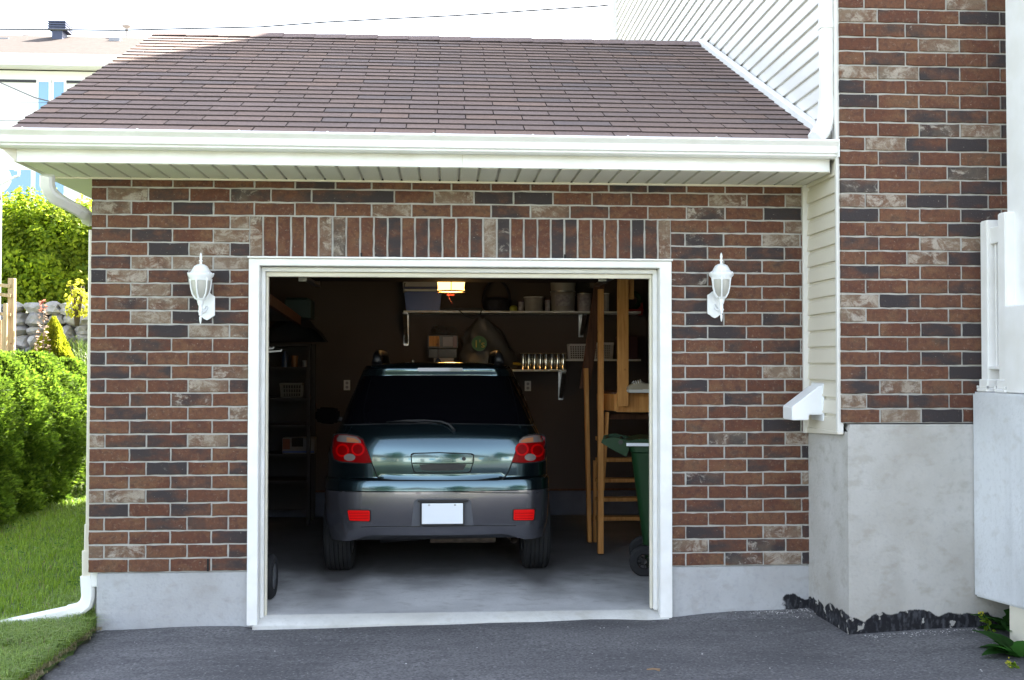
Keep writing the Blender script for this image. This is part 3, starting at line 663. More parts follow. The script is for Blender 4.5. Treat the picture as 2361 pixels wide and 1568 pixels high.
thing1('tool_case', k, (c.x, y_rt+.12, z_rt), 'dark red upright case on the short right shelf', 'case', mats=mat('dark_red_case', (.05, .008, .01), .5), bevel=.01)
# radio / boxes
c = B(1021, 850, y_lo+.1); t = empty('stereo', (c.x, y_lo+.14, z_lo), 0, 'old stereo with wooden panel stacked on the lower shelf behind the car roof', 'stereo')
za = B(1021, 803, y_lo+.08).z-z_lo; zb = B(1021, 773, y_lo+.08).z-z_lo
k = MB(); k.box(-.17, .17, -.09, .12, za, zb); k.box(-.16, .16, -.08, .12, za-.11, za-.004); k.build('body', mat('stereo_black', (.02, .018, .018), .4), t, bevel=.004)
k = MB(); k.box(-.155, -.04, -.094, -.0905, za+.02, zb-.01); k.build('wood_panel', MT['pine'], t)
k = MB(); k.box(0, .11, -.094, -.0905, za+.02, zb-.02); k.build('front_panel', mat('grey_panel', (.3, .28, .3), .5), t)
k = MB(); k.box(.115, .155, -.095, -.0905, za+.01, zb-.01); k.build('side_panel', mat('striped_panel', (.2, .12, .14), .5), t)
k = MB(); k.box(-.11, .11, -.1, .1, 0, za-.112); k.prism([(-.1, 0), (.1, 0), (.12, .035), (-.12, .035)], -.13, -.105, 'y'); thing1('storage_tray', k, (c.x+.01, y_lo+.14, z_lo+.001), 'pale tray under the old stereo', 'tray', mats=mat('pale_tray', (.42, .38, .36), .5))
k = MB(); random.seed(3)
for q in range(9):
    r = random.uniform(.025, .05); cx_, cz_ = random.uniform(-.13, .13), random.uniform(0, .03); k.tube([(cx_+r*math.cos(a_), random.uniform(-.05, .05)*.2, zb+r+cz_+r*math.sin(a_)) for a_ in np.linspace(0, 2*math.pi, 12)], .006, 5, False)
thing1('cable_coil', k, (c.x, y_lo+.12, z_lo+.002), 'tangle of grey cable coiled on top of the stereo', 'cable', mats=mat('grey_cable', (.06, .06, .065), .5), smooth=True)
# plastic bag
c = B(1125, 850, y_lo+.08); ztop = B(1115, 735, y_lo+.08).z-z_lo
k = MB(); n1, n2 = 26, 22; Pn = []; F = []
for j in range(n2+1):
    v_ = j/n2; ww = (.25*(1-v_**2.4)+.05)*(1+.08*math.sin(v_*11)); zc = ztop*v_; xo = -.06*v_
    for i in range(n1):
        a_ = 2*math.pi*i/n1; cr = 1+.12*math.sin(a_*5+v_*9)+.07*math.sin(a_*9-v_*14)
        Pn.append((xo+ww*math.cos(a_)*cr, .12*(1-v_*.8)*math.sin(a_)*cr, zc+.012*math.sin(a_*4+v_*5)))
for j in range(n2):
    for i in range(n1): F.append((j*n1+i, j*n1+(i+1) % n1, (j+1)*n1+(i+1) % n1, (j+1)*n1+i))
k.add(Pn, F); t = empty('shopping_bag', (c.x, y_lo+.16, z_lo+.012), 0, 'crumpled white plastic shopping bag printed with a green disc', 'bag')
k.build('bag', mat('thin_plastic', (.10, .098, .10), .35, translucent=.25), t, smooth=True)
gc = B(1105, 792, y_lo-.02)-Vector(t.location); k = MB(); k.lathe([(0, 0), (.085, 0)], (gc.x, gc.y-.0, gc.z), 24, 'y'); k.build('green_print', mat('green_print', (.02, .13, .02), .5), t)
tx = bpy.data.curves.new('tx', 'FONT'); tx.body = "1's"; tx.size = .12; tx.extrude = .001; tx.align_x = 'CENTER'; to = bpy.data.objects.new('tx', tx); COL.objects.link(to); bpy.context.view_layer.update()
me = bpy.data.meshes.new_from_object(to); bpy.data.objects.remove(to); me.materials.clear(); me.materials.append(mat('yellow_print', (.45, .38, .03), .5))
o = bpy.data.objects.new('yellow_numeral', me); COL.objects.link(o); o.parent = t; o.location = (gc.x, gc.y-.004, gc.z-.045); o.rotation_euler = (R(90), 0, 0)
k = MB(); k.tube([(0, 0, .02), (.05, 0, .015), (.09, -.01, .01)], [.012, .018, .01], 8); thing1('spray_nozzle', k, tuple(B(1183, 838, y_lo+.05)[:2])+(B(1183, 838, y_lo+.05).z-.02,), 'yellow handle sticking out beside the plastic bag', 'tool handle', mats=mat('yellow_plastic', (.45, .33, .03), .4), smooth=True)
k = MB(); k.lathe([(0, 0), (.02, 0), (.02, .1), (.016, .1), (.016, .005)], n=14); thing1('glass_jar', k, (B(952, 850, y_lo+.06).x, y_lo+.08, z_lo+.002), 'narrow clear glass jar near the left bracket', 'jar', mats=mat('jar_glass', (.25, .25, .25), .1), smooth=True)

# outlets
def outlet(px, py, label):
    c = B(px, py, YB); k = MB(); k.box(-.036, .036, -.006, 0, -.058, .058); t = empty('wall_outlet', (c.x, YB-.0005, c.z), 0, label, 'outlet', 'outlets on the garage back wall')
    k.build('cover_plate', MT['vinyl'], t, bevel=.002); k = MB()
    for s_ in (-.024, .024): k.lathe([(0, -.0085), (.016, -.0085), (.017, -.006)], (0, 0, s_), 16, 'y')
    k.build('socket', mat('socket_grey', (.3, .29, .28), .5), t)
outlet(800, 888, 'white double outlet left of the car roof'); outlet(1217, 890, 'white double outlet below the shiny tins')

# ceiling lamp (lit)
c = B(1040, 672, 3.2); t = empty('ceiling_lamp', (c.x, 3.2, c.z), 0, 'lit warm glass ceiling lamp hanging at the top of the opening', 'lamp'); rl = abs(B(1074, 660, 3.2).x-B(1007, 660, 3.2).x)/2
sm = mat('lit_lamp_shade', (.9, .65, .3), .4, emit=((1, .56, .16), .62)); N, L = nodes_of(sm); b = N['Principled BSDF']; tc = N.new('ShaderNodeTexCoord'); sx = N.new('ShaderNodeVectorMath'); sx.operation = 'LENGTH'
mp = N.new('ShaderNodeMapping'); mp.inputs['Location'].default_value = (0, 0, -.06); L.new(tc.outputs['Object'], mp.inputs[0])
k = MB(); k.lathe([(rl*.96, 0), (rl*.90, .03), (rl*.92, .07), (rl*.98, .11), (rl*.96, .15), (rl*.7, .19), (rl*.3, .21)], n=32); k.build('lamp_shade', sm, t, smooth=True)
k = MB(); k.lathe([(0, .02), (.028, .03), (.034, .06), (.022, .10), (.014, .13)], (0, -rl*.4, 0), n=16); k.build('bulb', mat('lit_bulb', (1, .9, .6), .4, emit=((1, .78, .4), 6.)), t, smooth=True)
k = MB(); k.lathe([(rl*.95, -.008), (rl*1.0, -.006), (rl*1.0, .006), (rl*.95, .004)], n=32); k.beam((0, -rl*.99, -.006), (0, -rl*.99, .16), .009, .006, (0, 1, 0)); k.build('rim', mat('dark_bronze', (.05, .02, .01), .5), t, smooth=True)
k = MB(); k.tube([(0, 0, .2), (0, 0, 2.36-c.z)], .02, 10); k.build('stem', MT['white'], t)
k = MB(); k.tube([(-.03, -.05, 0), (-.02, -.06, -.06), (0.01, -.06, -.12)], .0015, 5); k.box(-.04, .03, -.065, -.06, -.045, -.028); k.build('pull_cord', mat('red_tag', (.3, .02, .01), .5), t)
lp = bpy.data.lights.new('lamp_bulb_light', 'POINT'); lp.energy = .35; lp.color = (1, .62, .28); lp.shadow_soft_size = .06; lo = bpy.data.objects.new('lamp_bulb_light', lp); COL.objects.link(lo); lo.location = (c.x, 3.2, c.z-.06)

# wooden loft ladder / platform at the right
t = empty('storage_platform', (1.6, 2.4, fz(2.4)), 0, 'rough pine platform with ladder steps on the right of the garage', 'platform'); o0 = Vector(t.location)
def lb_(name, pxa, pya, pxb, pyb, y, w_, d_, mt='pine', y2=None):
    a = B(pxa, pya, y)-o0; b = B(pxb, pyb, y if y2 is None else y2)-o0; k = MB(); k.beam(a, b, w_, d_, (0, 1, 0)); return k.build(name, MT[mt], t, bevel=.003)
def pxw(n_, y): return n_*(y+7.05)/FPX
lb_('post', 1385, 667, 1384.5, 1276, 2.35, pxw(13, 2.35), .06)
lb_('post', 1351, 849, 1359, 1249, 2.95, pxw(9.5, 2.95), .07)
lb_('post', 1436, 600, 1436, 937, 2.05, pxw(26, 2.05), .038)
lb_('post', 1455, 600, 1455, 690, 2.12, pxw(12, 2.1), .04)
lb_('post', 1372, 1062, 1371, 1252, 3.1, pxw(8, 3.1), .04)
lb_('platform_beam', 1421, 928, 1640, 930, 2.15, pxw(44, 2.15), .04)
k = MB(); a = B(1381, 926, 2.75)-o0; b = B(1421, 928, 2.14)-o0; k.beam(a, b, .04, .15); k.build('platform_beam', MT['pine'], t, bevel=.003)
zpl = B(1450, 906, 2.13).z
k = MB(); k.box(B(1381, 905, 2.75).x-o0.x+.03, .75, -.24, .5, zpl-o0.z-.012, zpl-o0.z+.004); k.build('platform_top', MT['brown_wood'], t)
lb_('brace', 1400, 950, 1389, 1130, 2.4, .03, .06, 'pine')
lb_('brace', 1405, 960, 1640, 961, 2.6, .05, .09, 'brown_wood')
for py in (1010, 1059, 1106, 1150, 1194): lb_('step', 1374, py+1, 1500, py, 3.0, pxw(9.0, 3.0), .10, 'pine')
# brown board leaning
k = MB(); a = B(1383, 652, 3.25); b = B(1348, 898, 3.25); k.beam((0, 0, 0), b-a, pxw(24, 3.25), .03, (0, 1, 0)); thing1('brown_board', k, a, 'long dark brown board leaning diagonally behind the pine posts', 'board', mats=MT['brown_wood'], bevel=.004)
# shoe on the platform
sh0 = B(1446, 903, 2.0); t = empty('sneaker', (sh0.x+.02, 2.0, zpl+.006), R(4), 'beige canvas sneaker with white sole on the pine platform', 'shoe')
k = MB(); k.prism([(-.01, 0), (.27, 0), (.285, .014), (.28, .028), (-.02, .03), (-.02, .012)], -.045, .045, 'y'); k.build('sole', MT['white_wood'], t, bevel=.008, bseg=2)
k = MB(); Pn = []; F = []
st = [(-.018, .045, .04), (.0, .062, .042), (.05, .085, .044), (.09, .105, .04), (.12, .085, .036), (.16, .07, .034), (.21, .078, .034), (.26, .086, .036), (.278, .06, .03)]
for x_, h_, w_ in st:
    for q in range(9):
        a_ = math.pi*q/8; Pn.append((x_, math.cos(a_)*w_, .026+math.sin(a_)**.7*(h_-.02)))
for i in range(len(st)-1):
    for q in range(8): F.append((i*9+q, i*9+q+1, (i+1)*9+q+1, (i+1)*9+q))
F += [tuple(range(9)), tuple((len(st)-1)*9+q for q in range(9))]
k.add(Pn, F); k.build('upper', mat('beige_canvas', (.38, .33, .24), .8), t, smooth=True)
k = MB()
for q in range(4): k.tube([(.03+q*.02, -.04, .075+q*.004), (.035+q*.02, 0, .098+q*.004), (.03+q*.02, .04, .075+q*.004)], .004, 5)
k.build('laces', MT['white_wood'], t)

# wheelie bin
t = empty('wheelie_bin', (1.82, 1.52, fz(1.5)), R(-10), 'dark green wheelie bin behind the right door jamb', 'bin')
k = MB(); Pn = []; F = []
lv = [(.02, .19, .2), (.3, .215, .225), (.6, .24, .245), (.97, .27, .27), (.98, .285, .285), (1.02, .285, .285)]
for z_, hx, hy in lv:
    for q in range(16):
        a_ = 2*math.pi*(q+.5)/16; ca, sa = math.cos(a_), math.sin(a_); e = .35; Pn.append((hx*math.copysign(abs(ca)**e, ca)+(1.02-z_)*.05, hy*math.copysign(abs(sa)**e, sa), z_))
for i in range(len(lv)-1):
    for q in range(16): F.append((i*16+q, i*16+(q+1) % 16, (i+1)*16+(q+1) % 16, (i+1)*16+q))
F.append(tuple(range(16))); k.add(Pn, F); k.build('body', MT['green_bin'], t, smooth=True, auto=40)
k = MB(); k.prism([(-.30, 1.022), (.29, 1.022), (.28, 1.05), (.1, 1.075), (-.2, 1.085), (-.31, 1.06)], -.28, .28, 'y'); lid = k.build('lid', MT['green_bin'], t, bevel=.01, bseg=2)
k = MB()
for yy in (-.22, .22): k.prism([(-.28, 1.0), (-.28, 1.07), (-.40, 1.095), (-.49, 1.075), (-.50, 1.05), (-.42, 1.0), (-.3, .94)], yy-.025, yy+.025, 'y')
k.tube([(-.46, -.24, 1.065), (-.46, .24, 1.065)], .016, 10); k.build('handle', MT['green_bin'], t, smooth=True, auto=30)
k = MB(); k.tube([(-.345, -.26, 1.055), (-.345, .26, 1.055)], .018, 10); k.build('hinge', MT['trim_black'], t)
for yy in (-.26, .23):
    k = MB(); k.lathe([(.06, -.0), (.105, -.002), (.122, .012), (.122, .038), (.105, .05), (.06, .05)], (-.16, yy, .12), 28, 'y'); wl = k.build('wheel', MT['tyre'], t, smooth=True, auto=40)
    k = MB(); k.lathe([(0, .008), (.02, .006), (.025, .014)], (-.16, yy, .12), 16, 'y'); k.lathe([(.053, .012), (.06, .002), (.06, .046)], (-.16, yy, .12), 24, 'y')
    for q in range(8): a_ = q*math.pi/4; k.beam((-.16, yy+.016, .12), (-.16+.057*math.cos(a_), yy+.016, .12+.057*math.sin(a_)), .006, .012, (0, 1, 0))
    k.build('hub', MT['trim_black'], wl)
k = MB(); k.box(-.30, -.12, -.285, -.282, 1.028, 1.052); k.build('sticker', MT['plate'], t)

# left side: tyre near the jamb, shelving unit in the dark, overhead rack
t = empty('spare_tyre', (-1.18, .62, fz(.6)+.158), R(90), 'small black tyre on a rim standing just inside the left door jamb', 'tyre')
k = MB(); k.lathe([(.09, -.03), (.135, -.035), (.155, -.015), (.158, .0), (.155, .015), (.135, .035), (.09, .03)], (0, 0, 0), 32, 'y'); k.build('tyre', MT['tyre'], t, smooth=True)
k = MB(); k.lathe([(0, -.02), (.03, -.024), (.05, -.008), (.088, -.012), (.092, -.03), (.092, .03), (0, .02)], (0, 0, 0), 24, 'y'); k.build('rim', MT['rim'], t, smooth=True)
ys = 4.5
xl0, xl1 = -2.05, B(712, 900, ys).x
t = empty('shelving_unit', ((xl0+xl1)/2, ys, fz(ys)), 0, 'dark shelving unit against the back left corner of the garage', 'shelving'); o0 = Vector(t.location); dm = mat('dark_shelving', (.025, .02, .02), .6)
hw_ = (xl1-xl0)/2; ztop = B(680, 792, ys).z-o0.z
for sx_ in (-1, 1):
    for yy in (0, .42): k = MB(); k.box(sx_*hw_-.02, sx_*hw_+.02, yy-.02, yy+.02, 0, ztop); k.build('upright', dm, t)
zsh = [B(680, q, ys).z for q in (792, 846, 917, 980, 1047, 1108)]
for z_ in zsh: k = MB(); k.box(-hw_+.021, hw_-.021, -.01, .44, z_-o0.z-.03, z_-o0.z); k.build('shelf_board', dm, t)
k = MB(); k.box(-hw_-.02, hw_+.02, .45, .46, .1, ztop); k.build('back_panel', dm, t)
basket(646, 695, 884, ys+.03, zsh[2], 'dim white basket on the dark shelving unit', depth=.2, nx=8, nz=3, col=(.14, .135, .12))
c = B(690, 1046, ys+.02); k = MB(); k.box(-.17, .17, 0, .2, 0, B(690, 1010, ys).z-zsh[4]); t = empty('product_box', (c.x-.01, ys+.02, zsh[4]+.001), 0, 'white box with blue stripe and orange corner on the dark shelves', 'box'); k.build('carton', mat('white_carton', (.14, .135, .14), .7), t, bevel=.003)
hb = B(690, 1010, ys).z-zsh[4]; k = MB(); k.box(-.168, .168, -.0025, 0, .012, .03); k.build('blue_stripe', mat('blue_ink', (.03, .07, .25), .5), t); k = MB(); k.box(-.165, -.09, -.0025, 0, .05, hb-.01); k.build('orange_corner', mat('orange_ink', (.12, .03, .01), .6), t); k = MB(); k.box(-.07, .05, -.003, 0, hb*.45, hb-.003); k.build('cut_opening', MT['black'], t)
for px, lab_, col_, hh_, nm, ct in ((656, 'tall blue bottle on the dark shelving unit', (.03, .06, .14), .17, 'bottle', 'bottle'), (678, 'orange cup beside the blue bottle', (.2, .08, .02), .12, 'cup', 'cup'), (702, 'small silver can right of the orange cup', (.25, .26, .28), .07, 'small_can', 'can')):
    k = MB(); r_b = .035 if nm != 'small_can' else .022
    k.lathe([(0, 0), (r_b, 0), (r_b*1.02, hh_*.65), (r_b*(.45 if nm == 'bottle' else 1.15), hh_*.85), (r_b*(.4 if nm == 'bottle' else 1.15), hh_), (0, hh_)], n=18); thing1(nm, k, (B(px, 846, ys+.08).x, ys+.1, zsh[1]+.001), lab_, ct, mats=mat(nm+'_skin', col_, .4), smooth=True)
k = MB(); Pn = []
for i in range(14):
    for j in range(9):
        u = i/13*2-1; v_ = j/8; Pn.append((u*.36, v_*.35, .02+.26*(1-abs(u)**2.6)*(math.sin(math.pi*min(1, v_+.15))**.5)*(1+.25*math.sin(i*1.3+j)*.5)))
k.add(Pn, [(i*9+j, (i+1)*9+j, (i+1)*9+j+1, i*9+j+1) for i in range(13) for j in range(8)]); thing1('tarpaulin', k, (B(672, 792, ys).x, ys+.03, zsh[0]+.002), 'heap of dark folded tarpaulin on top of the shelving unit', 'tarpaulin', mats=mat('dark_tarp', (.012, .012, .016), .7, bump=(8, .8)), smooth=True)
# overhead rack
t = empty('overhead_rack', (-1.75, 2.6, 1.6), 0, 'wooden overhead rack high on the left wall', 'rack'); o0 = Vector(t.location)
k = MB(); k.beam(B(618, 690, 1.8)-o0, B(690, 740, 4.2)-o0, .04, .09); k.build('rail', MT['brown_wood'], t)
k = MB(); k.add([B(600, 690, 1.8)-o0, B(624, 694, 1.8)-o0, B(690, 741, 4.2)-o0, Vector((-2.12, 4.2, B(690, 741, 4.2).z))-o0, Vector((-2.12, 1.8, B(624, 694, 1.8).z))-o0], [(0, 1, 2, 3, 4)]); k.build('rack_deck', mat('grey_board', (.12, .11, .1), .8), t)
c = B(690, 740, 4.2); k = MB(); k.box(-.14, .14, -.1, .2, 0, .2); k.box(-.13, .10, -.08, .18, .2, .22)
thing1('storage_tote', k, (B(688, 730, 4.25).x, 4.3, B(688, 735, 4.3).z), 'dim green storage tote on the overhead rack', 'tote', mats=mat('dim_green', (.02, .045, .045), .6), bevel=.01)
for yy, py in ((1.1, 809), (1.5, 803)):
    k = MB(); a = B(616, py, yy); b = B(648 if yy < 1.3 else 630, py, yy); k.tube([(-.2, 0, -.02), (b.x-a.x, 0, 0), (b.x-a.x+.003, 0, .012)], .007, 8); thing1('wall_hook', k, a, 'white coated hook on the left wall, ' + ('lower longer one' if yy < 1.3 else 'upper shorter one'), 'hook', 'white hooks on the left garage wall', mats=MT['vinyl'], smooth=True)
# raised sectional door with tracks
t = empty('overhead_door', (.16, .5, 2.0), 0, 'raised overhead garage door parked under the ceiling on steel tracks', 'garage door')
for q in range(4):
    k = MB(); k.box(-1.33, 1.33, .35+q*.56, .35+q*.56+.545, .10+.02, .15+.02); k.build('door_panel', MT['ceiling'], t, bevel=.006)
for x_ in (-1.36, 1.36):
    k = MB(); k.box(x_-.03, x_+.03, .1, 3.0, .10, .103); k.box(x_-.03, x_-.027, .1, 3.0, .10, .15); k.box(x_+.027, x_+.03, .1, 3.0, .10, .15); k.build('track', MT['metal'], t)
k = MB()
for px in (698, 1389): a = B(px, 645, .9)-Vector(t.location); k.box(a.x-.03, a.x+.03, a.y-.004, a.y, a.z-.012, .1)
k.build('track_bracket', MT['metal'], t)

# ------------------------------------------------------------------ wall lanterns
def lantern(px, label):
    ax = -.115
    z_top = at(px, 582, 'y', ax)[2]; xc = at(px, 640, 'y', ax)[0]
    t = empty('wall_lantern', (0, 0, 0), 0, label, 'lantern', 'white wall lanterns beside the garage door')
    # local frame: x right, y out of wall = -y, z up; axis of the lamp at y=-.115
    k = MB(); W, H = .055, .125; zc = -.100
    ol = []
    for a_ in np.linspace(0, 1, 9): ol.append((-W+2*W*a_, zc+H*.80+.02*math.sin(a_*math.pi)))
    pl_ = [(-W, zc-H*.55), (-W*.55, zc-H*.66), (-W*.45, zc-H*.72), (0, zc-H*.82), (W*.45, zc-H*.72), (W*.55, zc-H*.66), (W, zc-H*.55), (W, zc+H*.55), (W*.55, zc+H*.66), (W*.45, zc+H*.72), (0, zc+H*.82), (-W*.45, zc+H*.72), (-W*.55, zc+H*.66), (-W, zc+H*.55)]
    k.prism([(a+.022, b) for a, b in pl_], -.018, -.0, 'y'); k.build('back_plate', MT['lantern'], t, bevel=.003, bseg=2)
    k = MB(); k.tube([(.022, -.012, -.11), (.016, -.05, -.14), (0, -.10, -.155), (0, ax, -.15)], .012, 10); k.build('arm', MT['lantern'], t, smooth=True)
    k = MB(); c = (0, ax, 0)
    k.lathe([(0, -.232), (.004, -.228), (.008, -.205), (.0085, -.185), (.004, -.176), (.012, -.170), (.013, -.155), (.016, -.150), (.0185, -.143), (.013, -.135), (.013, -.105), (.018, -.098), (.019, -.09), (.022, -.083), (.024, -.068), (.036, -.058), (.0375, -.052), (.03, -.052), (0, -.052)], c, 24); k.build('stem', MT['lantern'], t, smooth=True, auto=40)
    k = MB(); k.lathe([(.030, -.052), (.052, -.02), (.062, .02), (.066, .065), (.066, .078)], c, 24); k.build('glass', MT['frost'], t, smooth=True)
    k = MB()
    for q in range(6):
        a_ = 2*math.pi*q/6+.32; pts = [(r_*math.cos(a_), ax+r_*math.sin(a_), z_) for r_, z_ in ((.034, -.055), (.056, -.022), (.067, .02), (.0705, .06), (.071, .085))]
        k.tube(pts, [.0075, .0055, .005, .0055, .009], 6)
    k.lathe([(.066, .072), (.071, .075), (.074, .088), (.088, .105), (.089, .113), (.07, .115), (.06, .1), (.064, .078)], c, 36)
    k.build('cage', MT['lantern'], t, smooth=True, auto=45)
    k = MB(); n = 48; Pn = []; F = []; pf = [(.089, .112), (.091, .118), (.086, .123), (.072, .130), (.060, .142), (.052, .160), (.042, .176), (.026, .186), (.012, .189), (.009, .193)]
    for r_, z_ in pf:
        for i in range(n):
            a_ = 2*math.pi*i/n; fl_ = 1+.045*abs(math.sin(a_*6))*(1 if .128 < z_ < .182 else .1); Pn.append((r_*fl_*math.cos(a_), ax+r_*fl_*math.sin(a_), z_))
    for j in range(len(pf)-1):
        for i in range(n): F.append((j*n+i, j*n+(i+1) % n, (j+1)*n+(i+1) % n, (j+1)*n+i))
    k.add(Pn, F); k.build('roof_cap', MT['lantern'], t, smooth=True)
    k = MB(); k.lathe([(.011, .188), (.009, .196), (.008, .206), (.013, .211), (.013, .215), (.007, .220), (.008, .228), (.0095, .240), (.007, .258), (.002, .270), (0, .271)], c, 16)
    k.build('finial', MT['lantern'], t, smooth=True)
    for q in range(6): a_ = 2*math.pi*q/6+.32; k = MB(); k.lathe([(0, 0), (.005, .003), (.005, .008), (0, .012)], (.087*math.cos(a_), ax+.087*math.sin(a_), .118), 8); k.build('knob', MT['lantern'], t, smooth=True)
    t.location = (xc, 0, z_top-.271*.91); t.scale = (.91, .91, .91)
    return t
lantern(462, 'white wall lantern on the wide brick pier left of the garage door')
lan = lantern(1664, 'white wall lantern on the brick pier right of the garage door')
for ch in COL.objects:
    if ch.parent == lan and ch.name.startswith(('back_plate', 'arm')): ch.scale = (-1, 1, 1)

# ------------------------------------------------------------------ house on the right
HR = ['RWDR','WMMRR','MWRM','MRRDM','RMDD','RRRRM','ORDD','WRRRR','WDMR','RORMR','DRRR','RRWDR','MRWW','RRRDR','DRRD','WWDDR','GRRD','RRRGR','RMRRD','RWDDR','RRGW','RRMMR','DRRR','DRMRR','WWDR','RMRRD','ROWR','RMMRR','WMRD','RRRWR']
HZ = .982; XH = 2.492; mb = MB(); XHR = 7.2
for r in range(125):
    z0 = HZ+r*CO; z1 = z0+CO
    js = [XH+P*(i+1)-.02 for i in range(20)] if r % 2 == 0 else [XH+P*.6+P*i for i in range(20)]
    xs_ = [XH]+[j for j in js if j < XHR-.02]+[XHR]
    tn = HR[r] if r < len(HR) else None
    for i in range(len(xs_)-1):
        a = xs_[i]+(.0055 if i else 0); b = xs_[i+1]-.0055
        brick(mb, a, b, z0+.0055, z1-.0055, YH, tn[i] if tn and i < len(tn) else rnd_tone(), thick=.085)
mb.build('brick_wall', MT['brick'], house)
mo = MB(); mo.box(XH+.004, XHR, YH+.008, YH+.12, HZ, HZ+125*CO); mo.build('mortar_bed', MT['mortar'], house)
# body behind, side siding, foundation
hb_ = MB(); hb_.box(XR+.03, XHR, YH+.12, 7.94, .9, 12.2); hb_.box(XR+.05, XHR, -.45, 7.9, -.9, .9); hb_.build('body', MT['drywall'], house)  # upper height exaggerated out of view so its shadow covers the garage roof
rf2 = MB(); rf2.prism([(YH-.4, 12.2), (7.97, 12.2), (7.97, 12.3), (3.7, 14), (YH-.4, 12.3)], XR-.05, XHR+.4, 'x'); rf2.build('roof', MT['neigh_roof'], house)  # unseen roof, raised along with the exaggerated house height
def siding(mb, y0, y1, z0, z1, x, pitch=.107):
    z = z0
    while z < z1:
        a = z; b = min(z+pitch, z1+.01)
        mb.prism([(x+.004, a), (x-.016, a+.001), (x-.0165, a+.010), (x-.010, b-.022), (x-.001, b-.014), (x+.002, b), (x+.004, b)], y0, y1, 'y'); z += pitch
sb = MB(); siding(sb, -.545, 7.90, 2.744, 12.2, XR+.004); sb.build('upper_siding', MT['vinyl'], house)
sb = MB(); siding(sb, -.545, -.005, .925, 2.74, XR+.004); sb.build('front_siding', MT['vinyl_cream'], house)
ct = MB(); ct.box(XR-.018, XR+.02, -.60+.02, -.548, .915, 12.2); ct.box(XR-.04, XR+.02, -.026, .002, .885, 2.552); ct.build('corner_trim', MT['vinyl'], house, bevel=.003)
ct = MB(); ct.prism([(-.60+.018, .912), (.0, .885), (.0, .925), (-.58, .928)], XR-.02, XR+.015, 'x'); ct.build('starter_strip', MT['vinyl_cream'], house, bevel=.002)
ct = MB(); ct.box(XR-.018, XR+.03, 7.90, 7.96, 2.9, 12.2); ct.build('rear_corner_trim', MT['white'], house)
rp = MB(); rect_tube(rp, [(XR-.05, 8.0, 2.9), (XR-.05, 8.0, 12.2)], .09, .09); rp.build('rear_downspout', MT['white'], house)
# flashing trim along roof/siding joint
ft = MB(); ft.beam((XR-.04, YE+.02, ZE+.035), (XR-.065, YR+.02, ZR+.035), .055, .05); ft.build('flashing_trim', MT['white'], house, bevel=.003)
# front downspout running down beside the brick corner, elbow into the gutter
rp = MB(); xq = XR-.045
rect_tube(rp, [(xq, -.50, 2.99), (xq, -.50, 12.2)], .085, .075)
rect_tube(rp, [(xq, -.50, 3.46), (xq, -.50, 3.50)], .097, .087)
rp.build('downspout', MT['white'], house, smooth=True, auto=35)
rp = MB(); rect_tube(rp, [(xq, -.50, 3.02), (xq, -.50, 2.92), (xq-.02, -.51, 2.85), (xq-.06, -.53, 2.79), (xq-.09, -.545, 2.755)], .095, .085, 1); rp.build('downspout_elbow', MT['white'], house, smooth=True, auto=35)
# foundation
k = MB(); k.add([(2.488, .012, -.9), (2.488, .012, .93), (2.520, -.62, .93), (2.520, -.62, -.9), (XHR, -.62, -.9), (XHR, -.62, .975), (2.535, -.62, .975), (2.56, -.4, .975), (XHR, -.3, .975)], [(0, 3, 2, 1), (3, 4, 5, 6, 2), (6, 5, 8, 7), (2, 6, 7)])
k.build('foundation', MT['conc_house'], house)
# dryer vent hood on the siding return
t = house; c0 = at(1888, 930, 'x', XR)
k = MB(); y0_, y1_ = -.315, -.085
k.prism([(XR-.006, 1.205), (XR-.03, 1.205), (XR-.21, 1.07), (XR-.21, .985), (XR-.10, .985), (XR-.10, 1.02), (XR-.006, 1.02)], y0_+.02, y1_-.02, 'y')
k.box(XR-.012, XR-.002, y0_, y1_, .975, 1.225); k.build('vent_hood', MT['lantern'], house, bevel=.005, bseg=2)

# ------------------------------------------------------------------ porch with railing and column
t = empty('porch', (3.31, -.62, 1.18), 0, 'raised concrete porch block with white railing and column at the right edge', 'porch'); o0 = Vector(t.location)
k = MB(); k.prism([(-.001, -1.265), (-.75, -1.205), (-1.5, -1.205), (-1.5, -.004), (-.001, -.004)], 0, 2.2, 'x'); k.build('slab', MT['conc_porch'], t, bevel=.012, bseg=2)
k = MB(); k.box(.02, 2.1, -1.45, -.38, -2.0, -1.21); k.build('footing', MT['cream'], t)
def post(x, y, w_, z1, base=True):
    k = MB(); k.box(x-w_/2, x+w_/2, y-w_/2, y+w_/2, 0, z1); p = k.build('post', MT['white'], t, bevel=.006, bseg=2)
    if base:
        k = MB(); k.box(x-w_*.75, x+w_*.75, y-w_*.75, y+w_*.75, -.002, .02); k.box(x-w_*.62, x+w_*.62, y-w_*.62, y+w_*.62, .018, .075); k.build('post_base', MT['white'], p, bevel=.006)
        k = MB()
        for a_, b_ in ((-1, -1), (1, -1), (-1, 1), (1, 1)): k.lathe([(0, .035), (.008, .035), (.009, .02)], (x+a_*w_*.66, y+b_*w_*.66, 0), 6)
        k.build('anchor_bolt', MT['metal'], p)
post(.085, -.075, .085, 1.05); post(.085, -.285, .085, 1.07)
k = MB(); k.box(.06, .11, -.244, -.118, .90, 1.0); k.box(.045, .125, -.244, -.118, .135, .155); k.build('handrail', MT['white'], t, bevel=.004)
for yy in (-.15, -.185, -.22): k = MB(); k.box(.078, .094, yy-.009, yy+.009, .156, .899); k.build('baluster', MT['white'], t)
k = MB(); k.box(.10, .42, -.62, -.245+.0, .50, 4.5); k.build('column', MT['white'], t, bevel=.006)
k = MB(); k.box(.03, .46, -.75, -.33, .0, .51); k.build('column_base', MT['white'], t, bevel=.006)

